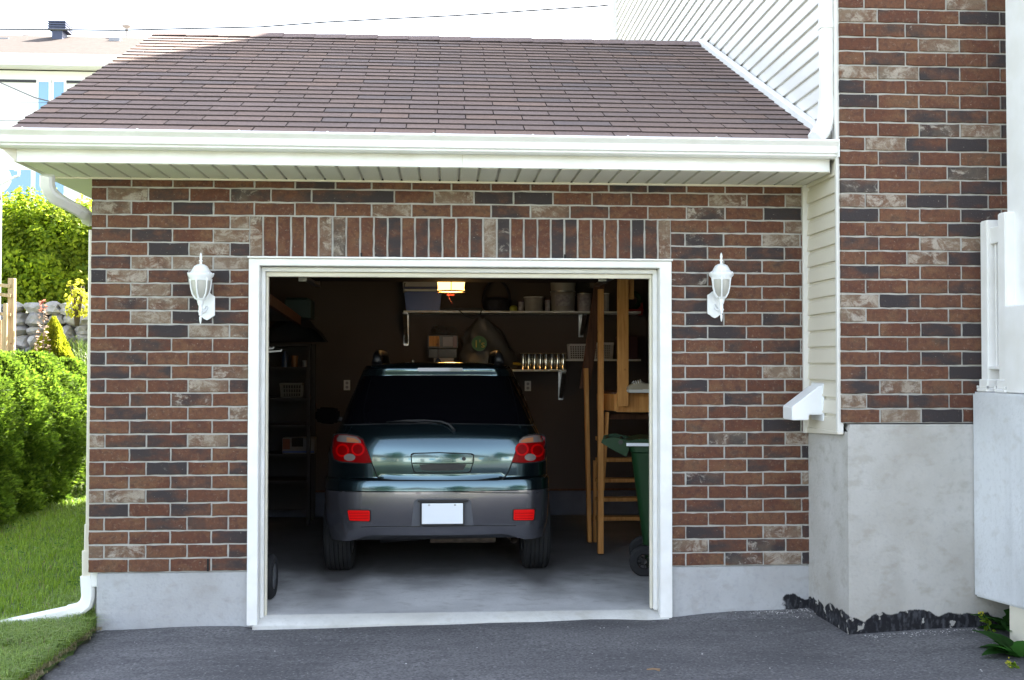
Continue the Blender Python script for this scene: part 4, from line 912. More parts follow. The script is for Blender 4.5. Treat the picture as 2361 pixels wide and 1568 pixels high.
# ------------------------------------------------------------------ SUV
CXR = -.006; zsl = [(-.2, 0), (.04, -.30), (.12, -.10), (.31, .0), (.40, .10), (.455, .3), (.456, .9), (.475, .9), (.476, -.06), (.53, -.03), (.62, .045), (.70, .20), (.76, .44), (.80, .52), (.88, .60), (1.0, .68), (1.24, .78), (1.26, -.3), (1.295, -.05), (1.32, .5), (1.335, 1.8), (1.36, 3.5)]
zz_ = np.linspace(-.2, 1.36, 521); slp = np.interp(zz_, [a for a, b in zsl], [b for a, b in zsl]); yy_ = np.concatenate([[0], np.cumsum((slp[1:]+slp[:-1])/2*np.diff(zz_))]); yy_ += 1.075-np.interp(.3, zz_, yy_)
def car_y0(z): return float(np.interp(z, zz_, yy_))
hwt = [(-.2, .80), (.04, .83), (.135, .864), (.31, .877), (.455, .877), (.476, .868), (.65, .862), (.766, .82), (.88, .767), (1.0, .725), (1.25, .627), (1.30, .605), (1.33, .585), (1.345, .50), (1.36, .3)]
def car_hw(z): return float(np.interp(z, [a for a, b in hwt], [b for a, b in hwt]))
def car_rc(z): return float(np.interp(z, [0, .45, .6, .8, 1.3], [.16, .16, .15, .13, .16]))
KX = .23
def car_S(x, z):
    hw, rc = car_hw(z), car_rc(z); ax_ = min(abs(x), hw-.0005); t_ = max(0, (ax_-(hw-rc))/rc)
    return car_y0(z)+KX*ax_*ax_*(1.0 if z > .47 else .75)+rc*(1-math.sqrt(max(0, 1-t_*t_)))
car = empty('parked_car', (CXR, 3.0, fz(1.8)), 0, 'dark green SUV parked in the garage, seen from behind', 'car'); O = Vector((CXR, 3.0, fz(1.8)))
def ring(z, zlist=None):
    hw, rc = car_hw(z), car_rc(z); pts = []
    yf = float(np.interp(z, [0, .6, .72, .80, 1.3, 1.36], [4.95, 4.98, 4.9, 4.15, 3.35, 3.0]))
    for x in np.linspace(0, hw-rc, 12)[:-1]: pts.append((x, car_S(x, z)))
    for a_ in np.linspace(0, math.pi/2, 9): x = hw-rc+rc*math.sin(a_); pts.append((x, car_S(min(x, hw-.0006), z) if a_ < 1.5 else car_y0(z)+KX*hw*hw*(1.0 if z > .47 else .75)+rc))
    ys_ = pts[-1][1]
    for f_ in (.15, .35, .6, .85): pts.append((hw, ys_+(yf-.3-ys_)*f_))
    for a_ in np.linspace(0, math.pi/2, 6): pts.append((hw-.3+.3*math.cos(a_), yf-.3+.3*math.sin(a_)))
    pts.append((0, yf+.03))
    full = pts+[(-x, y) for x, y in pts[-2:0:-1]]
    return full
def loft(name, zs, mt, offs=0):
    k = MB(); Pn = []; F = []; n = None
    for z in zs:
        rg_ = ring(z); n = len(rg_)
        for x, y in rg_:
            dz = -.05*min(1, max(0, (abs(x)-.52)/.14))*max(0, 1-(z-.045)/.12)*(1 if y < 1.9 else 0) if name == 'bumper' else 0   # bumper corners reach lower over the tyres
            Pn.append((x, y-O.y, z+dz-O.z))
    for j in range(len(zs)-1):
        for i in range(n): F.append((j*n+i, j*n+(i+1) % n, (j+1)*n+(i+1) % n, (j+1)*n+i))
    F += [tuple(range(n)), tuple((len(zs)-1)*n+i for i in range(n))]
    k.add(Pn, F); return k.build(name, mt, car, smooth=True, auto=35)
loft('bumper', list(np.linspace(.045, .375, 14)), MT['bumper'])
body = loft('body', sorted(set(list(np.linspace(.381, .455, 6))+[.4565, .466, .4745, .477]+list(np.linspace(.485, .87, 26))+[.885])), MT['paint'])
# greenhouse: pillars+roof painted, glass set on
loft('cabin', list(np.linspace(.886, 1.24, 12))+[1.25, 1.262, 1.28, 1.30, 1.315, 1.33, 1.34, 1.35, 1.358], MT['paint'])
def zoomxy(X, Y):   # survey of the rear face from the photograph, put on the real surface
    px = (1150+X/1.742)/1.626; py = (1300+Y/1.742)/1.626; y = 1.2
    for _ in range(6):
        p = at(px, py, 'y', y); y = car_S(p[0]-CXR, p[2])
    return p[0]-CXR, p[2]
def patch(name, poly, off, mt, parent=None, thick=None, dens=.03, inset=None, smooth=True, ref=None):
    pts = [zoomxy(*q) for q in poly]
    bm = bmesh.new(); vs = [bm.verts.new((x, 0, z)) for x, z in pts]; bm.faces.new(vs)
    xs_ = [p[0] for p in pts]; zs_ = [p[1] for p in pts]
    x = min(xs_)+dens
    while x < max(xs_): bmesh.ops.bisect_plane(bm, geom=list(bm.verts)+list(bm.edges)+list(bm.faces), plane_co=(x, 0, 0), plane_no=(1, 0, 0)); x += dens
    z = min(zs_)+dens
    while z < max(zs_): bmesh.ops.bisect_plane(bm, geom=list(bm.verts)+list(bm.edges)+list(bm.faces), plane_co=(0, 0, z), plane_no=(0, 0, 1)); z += dens*.7
    for v in bm.verts: x, z = v.co.x, v.co.z; v.co.y = car_S(x, z)-off-O.y; v.co.z = z-O.z
    bmesh.ops.recalc_face_normals(bm, faces=bm.faces)
    fs = list(bm.faces)
    if sum(f.normal.y for f in fs) > 0: bmesh.ops.reverse_faces(bm, faces=fs)
    if thick is None: thick = off-.001
    be = [e for e in bm.edges if len(e.link_faces) == 1]
    ex_ = bmesh.ops.extrude_edge_only(bm, edges=be)
    for v in [g for g in ex_['geom'] if isinstance(g, bmesh.types.BMVert)]: v.co.y += thick
    me = bpy.data.meshes.new(name); bm.to_mesh(me); bm.free(); me.materials.append(mt)
    if smooth: me.polygons.foreach_set('use_smooth', [True]*len(me.polygons)); me.set_sharp_from_angle(angle=R(40))
    o = bpy.data.objects.new(name, me); COL.objects.link(o); o.parent = parent or car
    if parent is not None and parent is not car: pass
    return o
def grow(poly, d):
    cx_ = sum(p[0] for p in poly)/len(poly); cy_ = sum(p[1] for p in poly)/len(poly)
    return [(cx_+(x-cx_)*(1+d/abs(max(60, abs(x-cx_)))) if 1 else x, cy_+(y-cy_)*(1+d/abs(max(40, abs(y-cy_))))) for x, y in poly]
TG = [(238, 512), (500, 506), (860, 503), (1220, 507), (1488, 514), (1440, 560), (1392, 600), (1362, 680), (1336, 752), (1314, 815), (1290, 846), (1270, 860), (1240, 866), (860, 869), (505, 866), (480, 859), (462, 842), (442, 790), (428, 756), (402, 680), (374, 604), (350, 570), (300, 540)]
patch('tailgate_gap', grow(TG, 7), .003, MT['black'])
patch('tailgate', TG, .012, MT['paint'])
GL = [(372, 192), (600, 186), (860, 184), (1120, 186), (1345, 194), (1372, 215), (1420, 320), (1484, 492), (1478, 502), (860, 497), (252, 500), (246, 490), (300, 340), (350, 220)]
patch('rear_window', GL, .006, MT['glass_dark'], dens=.04)
# tail lights
def mir(poly): return [(1734-x if 0 else 2*866-x, y) for x, y in poly][::-1]
TL = [(176, 578), (205, 568), (260, 570), (330, 582), (372, 606), (400, 678), (430, 758), (380, 762), (300, 757), (215, 750), (178, 735), (165, 690), (166, 620)]
TR = [(1556, 586), (1535, 574), (1500, 571), (1450, 577), (1390, 600), (1364, 680), (1334, 756), (1400, 760), (1470, 756), (1530, 748), (1556, 735), (1562, 690), (1560, 620)]
def lamp_(poly, sgn, lbl):
    g = patch('taillight', grow(poly, 4), .008, MT['black'], dens=.02); tag(g, lbl)
    patch('red_lens', grow(poly, -4), .014, MT['red_lens'], g, dens=.02, thick=.005)
    c = (lambda x: x) if sgn < 0 else (lambda x: 1740-x)
    up = [(196, 598), (212, 576), (262, 577), (325, 588), (352, 610), (357, 628), (300, 626), (240, 622), (200, 616)]
    patch('reverse_lens', [(c(x), y) for x, y in up][::(1 if sgn < 0 else -1)], .0165, MT['clear_lens'], g, dens=.02, thick=.003)
    am = [(262, 590), (310, 596), (340, 612), (345, 624), (300, 623), (262, 620)]
    patch('amber_lens', [(c(x), y) for x, y in am][::(1 if sgn < 0 else -1)], .0175, MT['amber_lens'], g, dens=.02, thick=.001)
    for cx_, cy_, r_ in ((234, 676, 44), (335, 668, 44)):
        cc = [(c(cx_+r_*math.cos(a_)), cy_+r_*math.sin(a_)) for a_ in np.linspace(0, 2*math.pi, 17)[:-1]]
        patch('red_ring', cc, .0162, MT['red_ring'], g, dens=.02, thick=.002)
        cc = [(c(cx_+r_*.72*math.cos(a_)), cy_+r_*.72*math.sin(a_)) for a_ in np.linspace(0, 2*math.pi, 17)[:-1]]
        patch('lamp_bowl', cc, .0175, MT['red_lens'], g, dens=.02, thick=.001)
    cc = [(c(281+37*math.cos(a_)), 721+24*math.sin(a_)) for a_ in np.linspace(0, 2*math.pi, 17)[:-1]]
    patch('round_lens', cc, .0185, MT['clear_lens'], g, dens=.02, thick=.003)
lamp_(TL, -1, 'left tail light'); lamp_(TR, 1, 'right tail light')
# handle garnish
HG = [(684, 705), (700, 697), (866, 692), (1072, 700), (1088, 708), (1084, 760), (1066, 812), (1050, 820), (880, 822), (716, 820), (702, 812), (686, 755)]
hg = patch('handle_garnish_gap', grow(HG, 5), .0145, MT['black'], dens=.03, thick=.003)
patch('handle_garnish', grow(HG, -2), .020, MT['paint'], dens=.03, thick=.006)
patch('handle_slot', [(735, 768), (866, 762), (1042, 766), (1022, 804), (866, 808), (750, 806)], .0215, MT['trim_black'], thick=.001)
patch('handle_line', [(690, 756), (866, 760), (1082, 757), (1080, 763), (866, 766), (692, 762)], .0218, MT['black'], thick=.001)
patch('lock', [(1026+13*math.cos(a_), 730+13*math.sin(a_)) for a_ in np.linspace(0, 2*math.pi, 13)[:-1]], .023, MT['trim_black'], thick=.003, dens=.05)
# high brake light, plate, reflectors
patch('brake_light', [(728, 138), (1015, 138), (1022, 148), (1015, 160), (728, 160), (720, 148)], .012, mat('brake_lens', (.22, .2, .2), .15, coat=1), thick=.012)
PR = [(700, 1010), (720, 996), (860, 992), (1050, 996), (1072, 1010), (1088, 1165), (684, 1170)]
patch('plate_recess', PR, .0015, mat('grey_recess', (.075, .08, .095), .5), thick=.001)
x0, z1 = zoomxy(742, 1015); x1, z0 = zoomxy(1028, 1162); yp = car_S(.17, .2)-.03
t2 = MB(); t2.box(x0, x1, yp-O.y-.004, yp-O.y+.02, z0-O.z, z1-O.z); pf_ = t2.build('plate_frame', MT['trim_black'], car, bevel=.003)
t2 = MB(); t2.box(x0+.012, x1-.010, yp-O.y-.008, yp-O.y-.0045, z0-O.z+.014, z1-O.z-.006); t2.build('license_plate', MT['plate'], pf_, bevel=.0015)
t2 = MB()
for xx in (.31*x0+.0, .31*x1): t2.lathe([(0, -.003), (.008, -.002), (.009, 0)], (x0+(x1-x0)*(.2 if xx < 0 else .79), yp-O.y-.008, z1-O.z-.018), 10, 'y')
t2.build('plate_screw', MT['metal'], pf_)
t2 = MB(); t2.box(x0-.02, x1+.03, yp-O.y-.0, yp-O.y+.04, z1-O.z+.003, z1-O.z+.018); t2.build('plate_lamp', MT['trim_black'], car)
for poly, lb2 in (([(268, 1072), (275, 1067), (406, 1069), (412, 1076), (412, 1132), (404, 1138), (285, 1134), (278, 1128)], 'left rear reflector'), ([(1352, 1066), (1360, 1063), (1480, 1061), (1487, 1068), (1482, 1124), (1474, 1130), (1356, 1131), (1350, 1124)], 'right rear reflector')):
    g = patch('reflector', grow(poly, 6), .006, MT['trim_black']); tag(g, lb2); patch('reflector_lens', poly, .012, MT['red_bright'], g, thick=.005)
    for q in (1085, 1103, 1119): xs2 = [p[0] for p in poly]; patch('lens_rib', [(min(xs2)+8, q), (max(xs2)-8, q-2), (max(xs2)-8, q+1), (min(xs2)+8, q+2)], .0128, MT['red_lens'], g, thick=.001, dens=.1)
patch('bumper_crease', [(262, 1140), (262, 1180), (330, 1176), (470, 1170), (680, 1172), (1090, 1166), (1400, 1166), (1490, 1172), (1495, 1130), (1500, 1176), (1400, 1171), (1090, 1171), (680, 1177), (470, 1175), (330, 1181), (258, 1188)], .0012, MT['trim_black'], thick=.0008, dens=.08)
patch('bumper_seam', [(150, 938), (866, 943), (1590, 938), (1590, 943), (866, 948), (150, 943)], .0015, MT['black'], thick=.001, dens=.08)
# wiper, antenna, roof rails, mirror
def SP(X, Y, off): x, z = zoomxy(X, Y); return Vector((x, car_S(x, z)-off-O.y, z-O.z))
k = MB(); k.tube([SP(520, 492, .02), SP(640, 480, .03), SP(760, 478, .035), SP(880, 486, .04), SP(930, 505, .04), SP(968, 548, .025)], [.004, .007, .008, .009, .011, .013], 8); k.tube([SP(520, 490, .012), SP(700, 488, .014), SP(850, 500, .016)], .005, 6); k.build('wiper', MT['trim_black'], car, smooth=True)
k = MB(); a = SP(856, 110, -.25); k.lathe([(0, 0), (.03, 0), (.018, .03), (.008, .04)], (a.x, a.y, 1.352-O.z), 12); k.tube([(a.x, a.y, 1.38-O.z), (a.x, a.y+.05, 1.55-O.z)], .003, 6); k.build('antenna', MT['trim_black'], car)
for s_ in (-1, 1):
    k = MB(); pts = [(s_*.50, y-3.0, z-O.z) for y, z in ((1.72, 1.35), (1.76, 1.41), (1.84, 1.435), (2.4, 1.44), (3.0, 1.435), (3.1, 1.35))]; k.tube(pts, [.045, .035, .026, .024, .026, .04], 10); k.build('roof_rail', MT['trim_black'], car, smooth=True)
c = B(754, 958, 3.55)-O; k = MB(); Pn = []
k.prism([(-.11, -.05), (-.06, -.075), (.08, -.085), (.12, -.05), (.12, .06), (.08, .075), (-.08, .08), (-.11, .05)], -.05, .05, 'y'); mo_ = k.build('side_mirror', MT['matte_black'], car, bevel=.02, bseg=2, smooth=True, auto=50, loc=c)
k = MB(); k.prism([(-.095, -.045), (.1, -.06), (.1, .05), (-.08, .065)], -.054, -.0505, 'y'); gl = k.build('mirror_glass', MT['matte_black'], mo_, bevel=.0)
k = MB(); k.beam((.08, .02, -.03), (.27, .04, -.05), .05, .06); k.build('mirror_arm', MT['trim_black'], mo_, bevel=.01)
# wheels
for i, (sx_, wy) in enumerate(((-1, 1.78), (1, 1.78), (-1, 4.2), (1, 4.2))):
    zc = fz(wy)+.335; xo_ = sx_*.795
    k = MB(); prof = [(.20, -.10), (.29, -.11), (.318, -.102), (.331, -.085)]
    for q in range(5):
        u0 = -.082+q*.0335; prof += [(.335, u0), (.335, u0+.026), (.326, u0+.0275), (.326, u0+.032)]
    prof += [(.331, .085), (.318, .102), (.29, .11), (.20, .10)]
    k.lathe(prof, (0, 0, 0), 48, 'x'); wl = k.build('wheel', MT['tyre'], car, smooth=True, auto=30, loc=(xo_, wy-O.y, zc-O.z))
    k = MB(); k.lathe([(0, sx_*.06), (.06, sx_*.07), (.19, sx_*.09), (.2, sx_*.1), (.2, -sx_*.1)], (0, 0, 0), 24, 'x'); k.build('rim', MT['rim'], wl, smooth=True)
# underside
k = MB(); k.box(-.78, .78, 1.30-3.0, 1.9, .02-O.z, .06-O.z); k.box(-.60, .60, 1.42-3, 1.62-3, -.03-O.z, .04-O.z); k.build('underbody', MT['trim_black'], car)
k = MB(); a = zoomxy(805, 1215); b = zoomxy(1245, 1285); k.tube([(a[0], 1.5-3, -.01-O.z), (b[0], 1.5-3, -.01-O.z)], .07, 16); k.build('muffler', MT['rust'], car, smooth=True, auto=40)
k = MB(); k.tube([(b[0], 1.5-3, .0-O.z), (b[0]+.08, 1.45-3, .005-O.z), (b[0]+.13, 1.30-3, -.005-O.z), (b[0]+.13, 1.2-3, -.01-O.z)], .028, 12, False); k.build('exhaust_pipe', MT['rust'], car, smooth=True)
k = MB(); k.tube([(-.65, 1.78-3, -.02-O.z), (.65, 1.78-3, -.02-O.z)], .045, 10); k.tube([(-.45, 1.45-3, -.03-O.z), (-.1, 1.4-3, .0-O.z)], .035, 8); k.build('axle', MT['trim_black'], car, smooth=True)

# ------------------------------------------------------------------ ground
def hill(x, y):
    """terrain left of and behind the garage"""
    s1 = min(1, max(0, (y-6.6)/4.2)); s1 = s1*s1*(3-2*s1)
    left = min(1, max(0, (-x-2.3)/1.0))
    z = ZG-.012+(1.95*s1)*left
    if y > 11.5: s2 = min(1, (y-11.5)/14); z += 3.0*s2*left
    return z
xs_ = sorted(set([-200, -120, -60, -40, -25, -15]+list(np.arange(-12, 12.1, .6))+[16, 25, 40, 60, 120, 200])); ys_ = sorted(set([-200, -120, -60, -40, -25, -16]+list(np.arange(-12, 30.1, .6))+[36, 45, 60, 120, 400]))
k = MB(); Pn = [(x, y, hill(x, y)-.03) for y in ys_ for x in xs_]; nx = len(xs_); k.add(Pn, [(j*nx+i, j*nx+i+1, (j+1)*nx+i+1, (j+1)*nx+i) for j in range(len(ys_)-1) for i in range(nx-1)])
g = k.build('ground', MT['verge'], smooth=True); tag(g, kind='structure')
# driveway (asphalt): its own slightly uneven sheet with a ragged left edge
def edge_x(y):
    base = float(np.interp(y, [-12, -3, -1.1, -.57, -.12, .01], [-2.5, -2.24, -2.18, -2.19, -2.195, -2.17])); return base+.018*math.sin(y*23)+.012*math.sin(y*51+1)
rows_ = []; yl = list(np.linspace(-12, -3, 20))+list(np.linspace(-2.9, 0.008, 80)); k = MB(); Pn = []; nx = 60
for y in yl:
    x0 = edge_x(y)
    for i in range(nx+1):
        u = i/nx; x = x0+(9-x0)*u**1.5; z = gz(x, y)+.004*math.sin(x*3.1+y*2)+.003*math.sin(x*7-y*5)
        if u == 0: z -= .03
        if y > -.12 and XB < x < XS: z -= .006+.004*math.sin(x*5)
        if x > 2.3: z += min(.035, (x-2.3)*.05)
        if y > -.1 and x > 1.6: z += .018*min(1, (x-1.6)*4)
        if y > -.1 and x < -1.25: z += .008
        Pn.append((x, y, z))
k.add(Pn, [(j*(nx+1)+i, j*(nx+1)+i+1, (j+1)*(nx+1)+i+1, (j+1)*(nx+1)+i) for j in range(len(yl)-1) for i in range(nx)])
g = k.build('driveway', MT['asphalt'], smooth=True); tag(g, kind='structure')
k = MB(); k.add([(-90, -21, -.50), (90, -21, -.50), (90, -12, -.50), (-90, -12, -.50)], [(0, 1, 2, 3)]); g = k.build('road', MT['asphalt']); tag(g, kind='structure')
for v in (0,): pass
# lawn base
k = MB(); Pn = []; yl = list(np.linspace(-3.5, 6.9, 60)); nx = 24
def lawn_z(x, y): return ZG-.005+.02*math.sin(x*2.2+y)*.6+.012*math.sin(y*3.3)+.05*min(1, max(0, (-x-2.35)*.8))*.6
for y in yl:
    x1 = edge_x(min(y, 0))+.01 if y < 0 else -2.19
    for i in range(nx+1): x = -9+(x1+9)*i/nx; Pn.append((x, y, lawn_z(x, y)-(.02 if i == nx else 0)))
k.add(Pn, [(j*(nx+1)+i, j*(nx+1)+i+1, (j+1)*(nx+1)+i+1, (j+1)*(nx+1)+i) for j in range(len(yl)-1) for i in range(nx)])
g = k.build('lawn', MT['turf'], smooth=True); tag(g, kind='structure')

def blades(name, x, y, z, h, wd, lean, col, mt, label, kind='stuff', cat='grass'):
    n = len(x); a = rng.uniform(0, 2*np.pi, n); la = lean if np.ndim(lean) else np.full(n, lean)
    dx, dy = np.cos(a), np.sin(a); ang = rng.normal(0, 1, n)*0+a; ll = h*rng.uniform(.2, 1, n)*la
    px_, py_ = -dy*wd/2, dx*wd/2
    b0 = np.stack([x-px_, y-py_, z], 1); b1 = np.stack([x+px_, y+py_, z], 1)
    m0 = np.stack([x+dx*ll*.35-px_*.8, y+dy*ll*.35-py_*.8, z+h*.6], 1); m1 = np.stack([x+dx*ll*.35+px_*.8, y+dy*ll*.35+py_*.8, z+h*.6], 1)
    t0 = np.stack([x+dx*ll, y+dy*ll, z+h*(1-.25*la)], 1); t1 = t0+np.array([.0008, 0, 0])
    V = np.stack([b0, b1, m0, m1, t0, t1], 1).reshape(-1, 3); base = np.arange(n)[:, None]*6
    F = np.concatenate([base+np.array([[0, 1, 3, 2]]), base+np.array([[2, 3, 5, 4]])], 0)
    C = np.repeat(col, 6, 0); o = quads(name, V, F, mt, C)
    if kind: tag(o, label, cat, kind=kind)
    return o
def gcol(n, lo=(.12, .21, .016), hi=(.30, .43, .035)):
    t_ = rng.random((n, 1))**1.2; c = np.array(lo)*(1-t_)+np.array(hi)*t_; dry = rng.random(n) < .04; c[dry] = (.28, .24, .11); return c
# dense short grass near the camera, thinner far
n = 90000; y = rng.uniform(-3.2, 6.7, n)**1; x = -2.2-3.6*rng.random(n); keep = x < np.array([edge_x(min(v, 0)) for v in y])+.02; x, y = x[keep], y[keep]
clump = .5+.5*np.sin(x*5+np.sin(y*4)*2)*np.sin(y*6.3+x*2); z = np.array([lawn_z(a, b) for a, b in zip(x, y)])-.004
hh = rng.uniform(.03, .07, len(x))*(1+.5*clump)
blades('grass', x, y, z, hh, .0045+rng.random(len(x))*.003, .9, gcol(len(x)), MT['grassblade'], 'short green lawn grass beside the driveway')
n = 7000; y = rng.uniform(-1.6, .9, n); x = -2.2-np.abs(rng.normal(0, .16, n)); ed = np.array([edge_x(min(v, 0)) if v < 0 else -2.2 for v in y]); x = np.minimum(x, ed-.005-rng.random(n)*.10)
z = np.array([lawn_z(a, b) for a, b in zip(x, y)])-.004
blades('long_grass', x, y, z, rng.uniform(.07, .17, n), .004, 1.5, gcol(n, (.13, .22, .03), (.34, .46, .09)), MT['grassblade'], 'longer grass flopping over the white drain pipe')
n = 9000; x = rng.uniform(-3.3, -2.2, n); y = rng.uniform(-.45, .02, n)-.05*rng.random(n); kk_ = x < np.array([edge_x(v) if v < 0 else -2.2 for v in y])-.01; x, y = x[kk_], y[kk_]
blades('tall_grass', x, y, np.full(len(x), ZG-.0), rng.uniform(.06, .15, len(x)), .004, 1.6, gcol(len(x), (.15, .25, .03), (.36, .48, .09)), MT['grassblade'], 'tall grass tufts in front of the drain outlet pipe')
n = 2600; y = rng.uniform(-3, .02, n); x = np.array([edge_x(v) for v in y])+rng.normal(-.012, .014, n)
blades('dry_grass', x, y, np.full(n, ZG-.005), rng.uniform(.012, .04, n), .004, 1.4, np.tile(np.array([[.34, .28, .16]]), (n, 1))*rng.uniform(.6, 1.1, (n, 1)), MT['grassblade'], 'dry straw along the driveway edge')
# clover and weed leaves in the lawn
def leafcards(name, C_, size, nrm, col, mt, parent=None, shape='leaf', droop=.3):
    """leaf = 2 quads folded at the midrib, 6 verts; C_ (n,3) centres, nrm (n,3) facing"""
    n = len(C_); nrm = nrm/np.linalg.norm(nrm, axis=1, keepdims=True); r = rng.normal(size=(n, 3)); u = np.cross(nrm, r); u /= np.linalg.norm(u, axis=1, keepdims=True); v = np.cross(nrm, u)
    s = (size if np.ndim(size) else np.full(n, size))[:, None]; wd = .30 if shape == 'leaf' else .16
    a = C_-u*s*.5; b = C_+u*s*.5-nrm*s*droop*.4; mid = C_+nrm*s*.06
    l1 = C_-u*s*.12+v*s*wd-nrm*s*.05; r1 = C_-u*s*.12-v*s*wd-nrm*s*.05
    V = np.stack([a, l1, b, r1, mid], 1).reshape(-1, 3); base = np.arange(n)[:, None]*5
    F = np.concatenate([base+np.array([[0, 4, 1]]), base+np.array([[1, 4, 2]]), base+np.array([[2, 4, 3]]), base+np.array([[3, 4, 0]])], 0)
    return quads(name, V, F, mt, np.repeat(col, 5, 0), parent, nv=3)
n = 5000; y = rng.uniform(-3, 6.3, n); x = -2.35-3.2*rng.random(n); z = np.array([lawn_z(a, b) for a, b in zip(x, y)])+rng.uniform(.02, .06, n); cl = np.sin(x*3.3+1)*np.sin(y*2.7); kk = (cl > .1) & (x < np.array([edge_x(min(v, 0)) for v in y])-.03); n = kk.sum()
o = leafcards('clover', np.stack([x[kk], y[kk], z[kk]], 1), rng.uniform(.015, .04, n), rng.normal(0, .35, (n, 3))+np.array([0, 0, 1]), gcol(n, (.04, .11, .02), (.08, .2, .03)), MT['leaf']); tag(o, 'clover and broad weed leaves scattered through the lawn', 'clover', kind='stuff')
# driveway debris
k = MB(); random.seed(11)
def pebble(k, x, y, z, r):
    P_ = []; 
    for (a, b, c) in ((1, 0, 0), (-1, 0, 0), (0, 1, 0), (0, -1, 0), (0, 0, 1)): j = random.uniform(.6, 1.2); P_.append((x+a*r*j, y+b*r*j, z+c*r*.7*j))
    k.add(P_, [(0, 2, 4), (2, 1, 4), (1, 3, 4), (3, 0, 4)])
for i in range(420):
    u = random.random()
    if u < .45: x, y = random.gauss(2.33, .16), -abs(random.gauss(.02, .07)); x = min(x, 2.46)
    elif u < .75: x, y = random.uniform(2.6, 3.3), -.66-abs(random.gauss(0, .05))
    else: x, y = random.uniform(-2.2, 3.4), random.uniform(-2.2, -.05)
    g_ = random.uniform(.25, .6); k.col = (g_, g_*.97, g_*.92)
    zz = gz(x, y)+.004*math.sin(x*3.1+y*2)+.003*math.sin(x*7-y*5)+(min(.035, (x-2.3)*.05) if x > 2.3 else 0)+(.018*min(1, (x-1.6)*4) if (y > -.1 and x > 1.6) else 0)
    pebble(k, x, y, zz+.001, random.uniform(.002, .0065))
o = k.build('gravel_crumbs', mat('crumb_stone', attr=True, rough=.9)); tag(o, 'pale stone crumbs scattered on the asphalt along the walls', 'gravel', kind='stuff')
k = MB(); c = Vector(at(1510, 1547, 'z', gz(1, -1.0))); k.tube([(-.045, 0, .006), (-.01, .003, .008), (.03, 0, .006)], [.004, .006, .004], 6); k.tube([(0, .002, .007), (.02, -.03, .006)], .004, 6); thing1('twig', k, (c.x, c.y, gz(c.x, c.y)+.002), 'broken brown twig lying on the asphalt', 'twig', mats=mat('twig_bark', (.22, .14, .08), .9), smooth=True)

# ------------------------------------------------------------------ plants
def trunk(parent, pts, r, name='trunk'):
    k = MB(); k.tube(pts, r, 7); return k.build(name, MT['bark'], parent, smooth=True)
# long cedar hedge along the lawn: separate cedar shrubs grown together
def cedar(x0, y0, h, r, label, seed, nn=9000, grp='clipped cedars forming the lawn hedge', base=None):
    rg = np.random.default_rng(seed); t = empty('cedar_shrub', (x0, y0, base if base is not None else lawn_z(x0, y0)), 0, label, 'shrub', grp)
    n = int(nn*1.6); u = rg.random(n); zz = h*(.03+.97*u**.85); prof = np.interp(zz/h, [0, .12, .5, .85, 1], [.75, 1., .98, .80, .35])
    a = rg.uniform(0, 2*np.pi, n); lump = 1+.12*np.sin(a*3+zz*5+seed)+.10*np.sin(a*7-zz*9)+.07*np.sin(zz*17+a*5)
    rr = r*prof*lump*(1-.30*rg.random(n)**2.2); C_ = np.stack([rr*np.cos(a), rr*np.sin(a), zz], 1)
    nr = np.stack([np.cos(a), np.sin(a), np.full(n, .25)], 1)+rg.normal(0, .45, (n, 3))
    # drooping fan sprays: elongated
    s = rg.uniform(.035, .085, n)[:, None]; out = np.stack([np.cos(a), np.sin(a), rg.uniform(-.2, .9, n)], 1); out /= np.linalg.norm(out, axis=1, keepdims=True)
    sd_ = np.cross(out, rg.normal(size=(n, 3))); sd_ /= np.linalg.norm(sd_, axis=1, keepdims=True)
    V = []; F = []
    tip = C_+out*s; 
    parts = []
    for q, (f0, f1, wdt) in enumerate(((0, 1, .10), (.2, .75, .42), (.2, .75, -.42), (.45, .9, .3), (.45, .9, -.3))):
        p0 = C_+out*s*f0; p1 = C_+out*s*f1+sd_*s*(wdt if q else 0); w_ = np.cross(p1-p0, nr); w_ /= (np.linalg.norm(w_, axis=1, keepdims=True)+1e-9); w_ = w_*s*(.10 if q else .09)
        mid_ = (p0+p1)/2; parts.append(np.stack([p0, mid_+w_, p1, mid_-w_], 1))
    V = np.stack(parts, 1).reshape(-1, 3); m_ = len(V)//4; F = np.arange(m_*4).reshape(-1, 4)
    t_ = rg.random((n, 1)); cc = np.array((.05, .10, .010))*(1-t_)+np.array((.17, .26, .022))*t_; cc *= (.75+.5*(np.sin(a*4+zz*8)*.5+.5))[:, None]
    quads('crown', V, F, MT['spray'], np.repeat(cc, 20, 0), t)
    trunk(t, [(0, 0, -.05), (.02, 0, h*.5), (0, .02, h*.85)], [.05, .03, .01]); return t
# inner darkness comes from real density
hl = ['nearest clipped cedar of the lawn hedge, at the left frame edge', 'second cedar of the lawn hedge', 'third cedar of the lawn hedge', 'farthest cedar of the lawn hedge, behind the drain pipe', 'cedar of the lawn hedge cut by the left frame edge', 'last low cedar where sunlit grass meets the hedge']
for i, (x0, y0, h, r, nn) in enumerate(((-4.98, 4.1, 1.70, .62, 11000), (-5.0, 5.0, 1.76, .64, 11000), (-4.95, 5.9, 1.78, .62, 10000), (-4.82, 6.7, 1.72, .56, 8000), (-5.1, 3.2, 1.66, .62, 8000), (-5.6, 4.6, 1.8, .6, 6000))): cedar(x0, y0, h, r, hl[i], 20+i, nn)
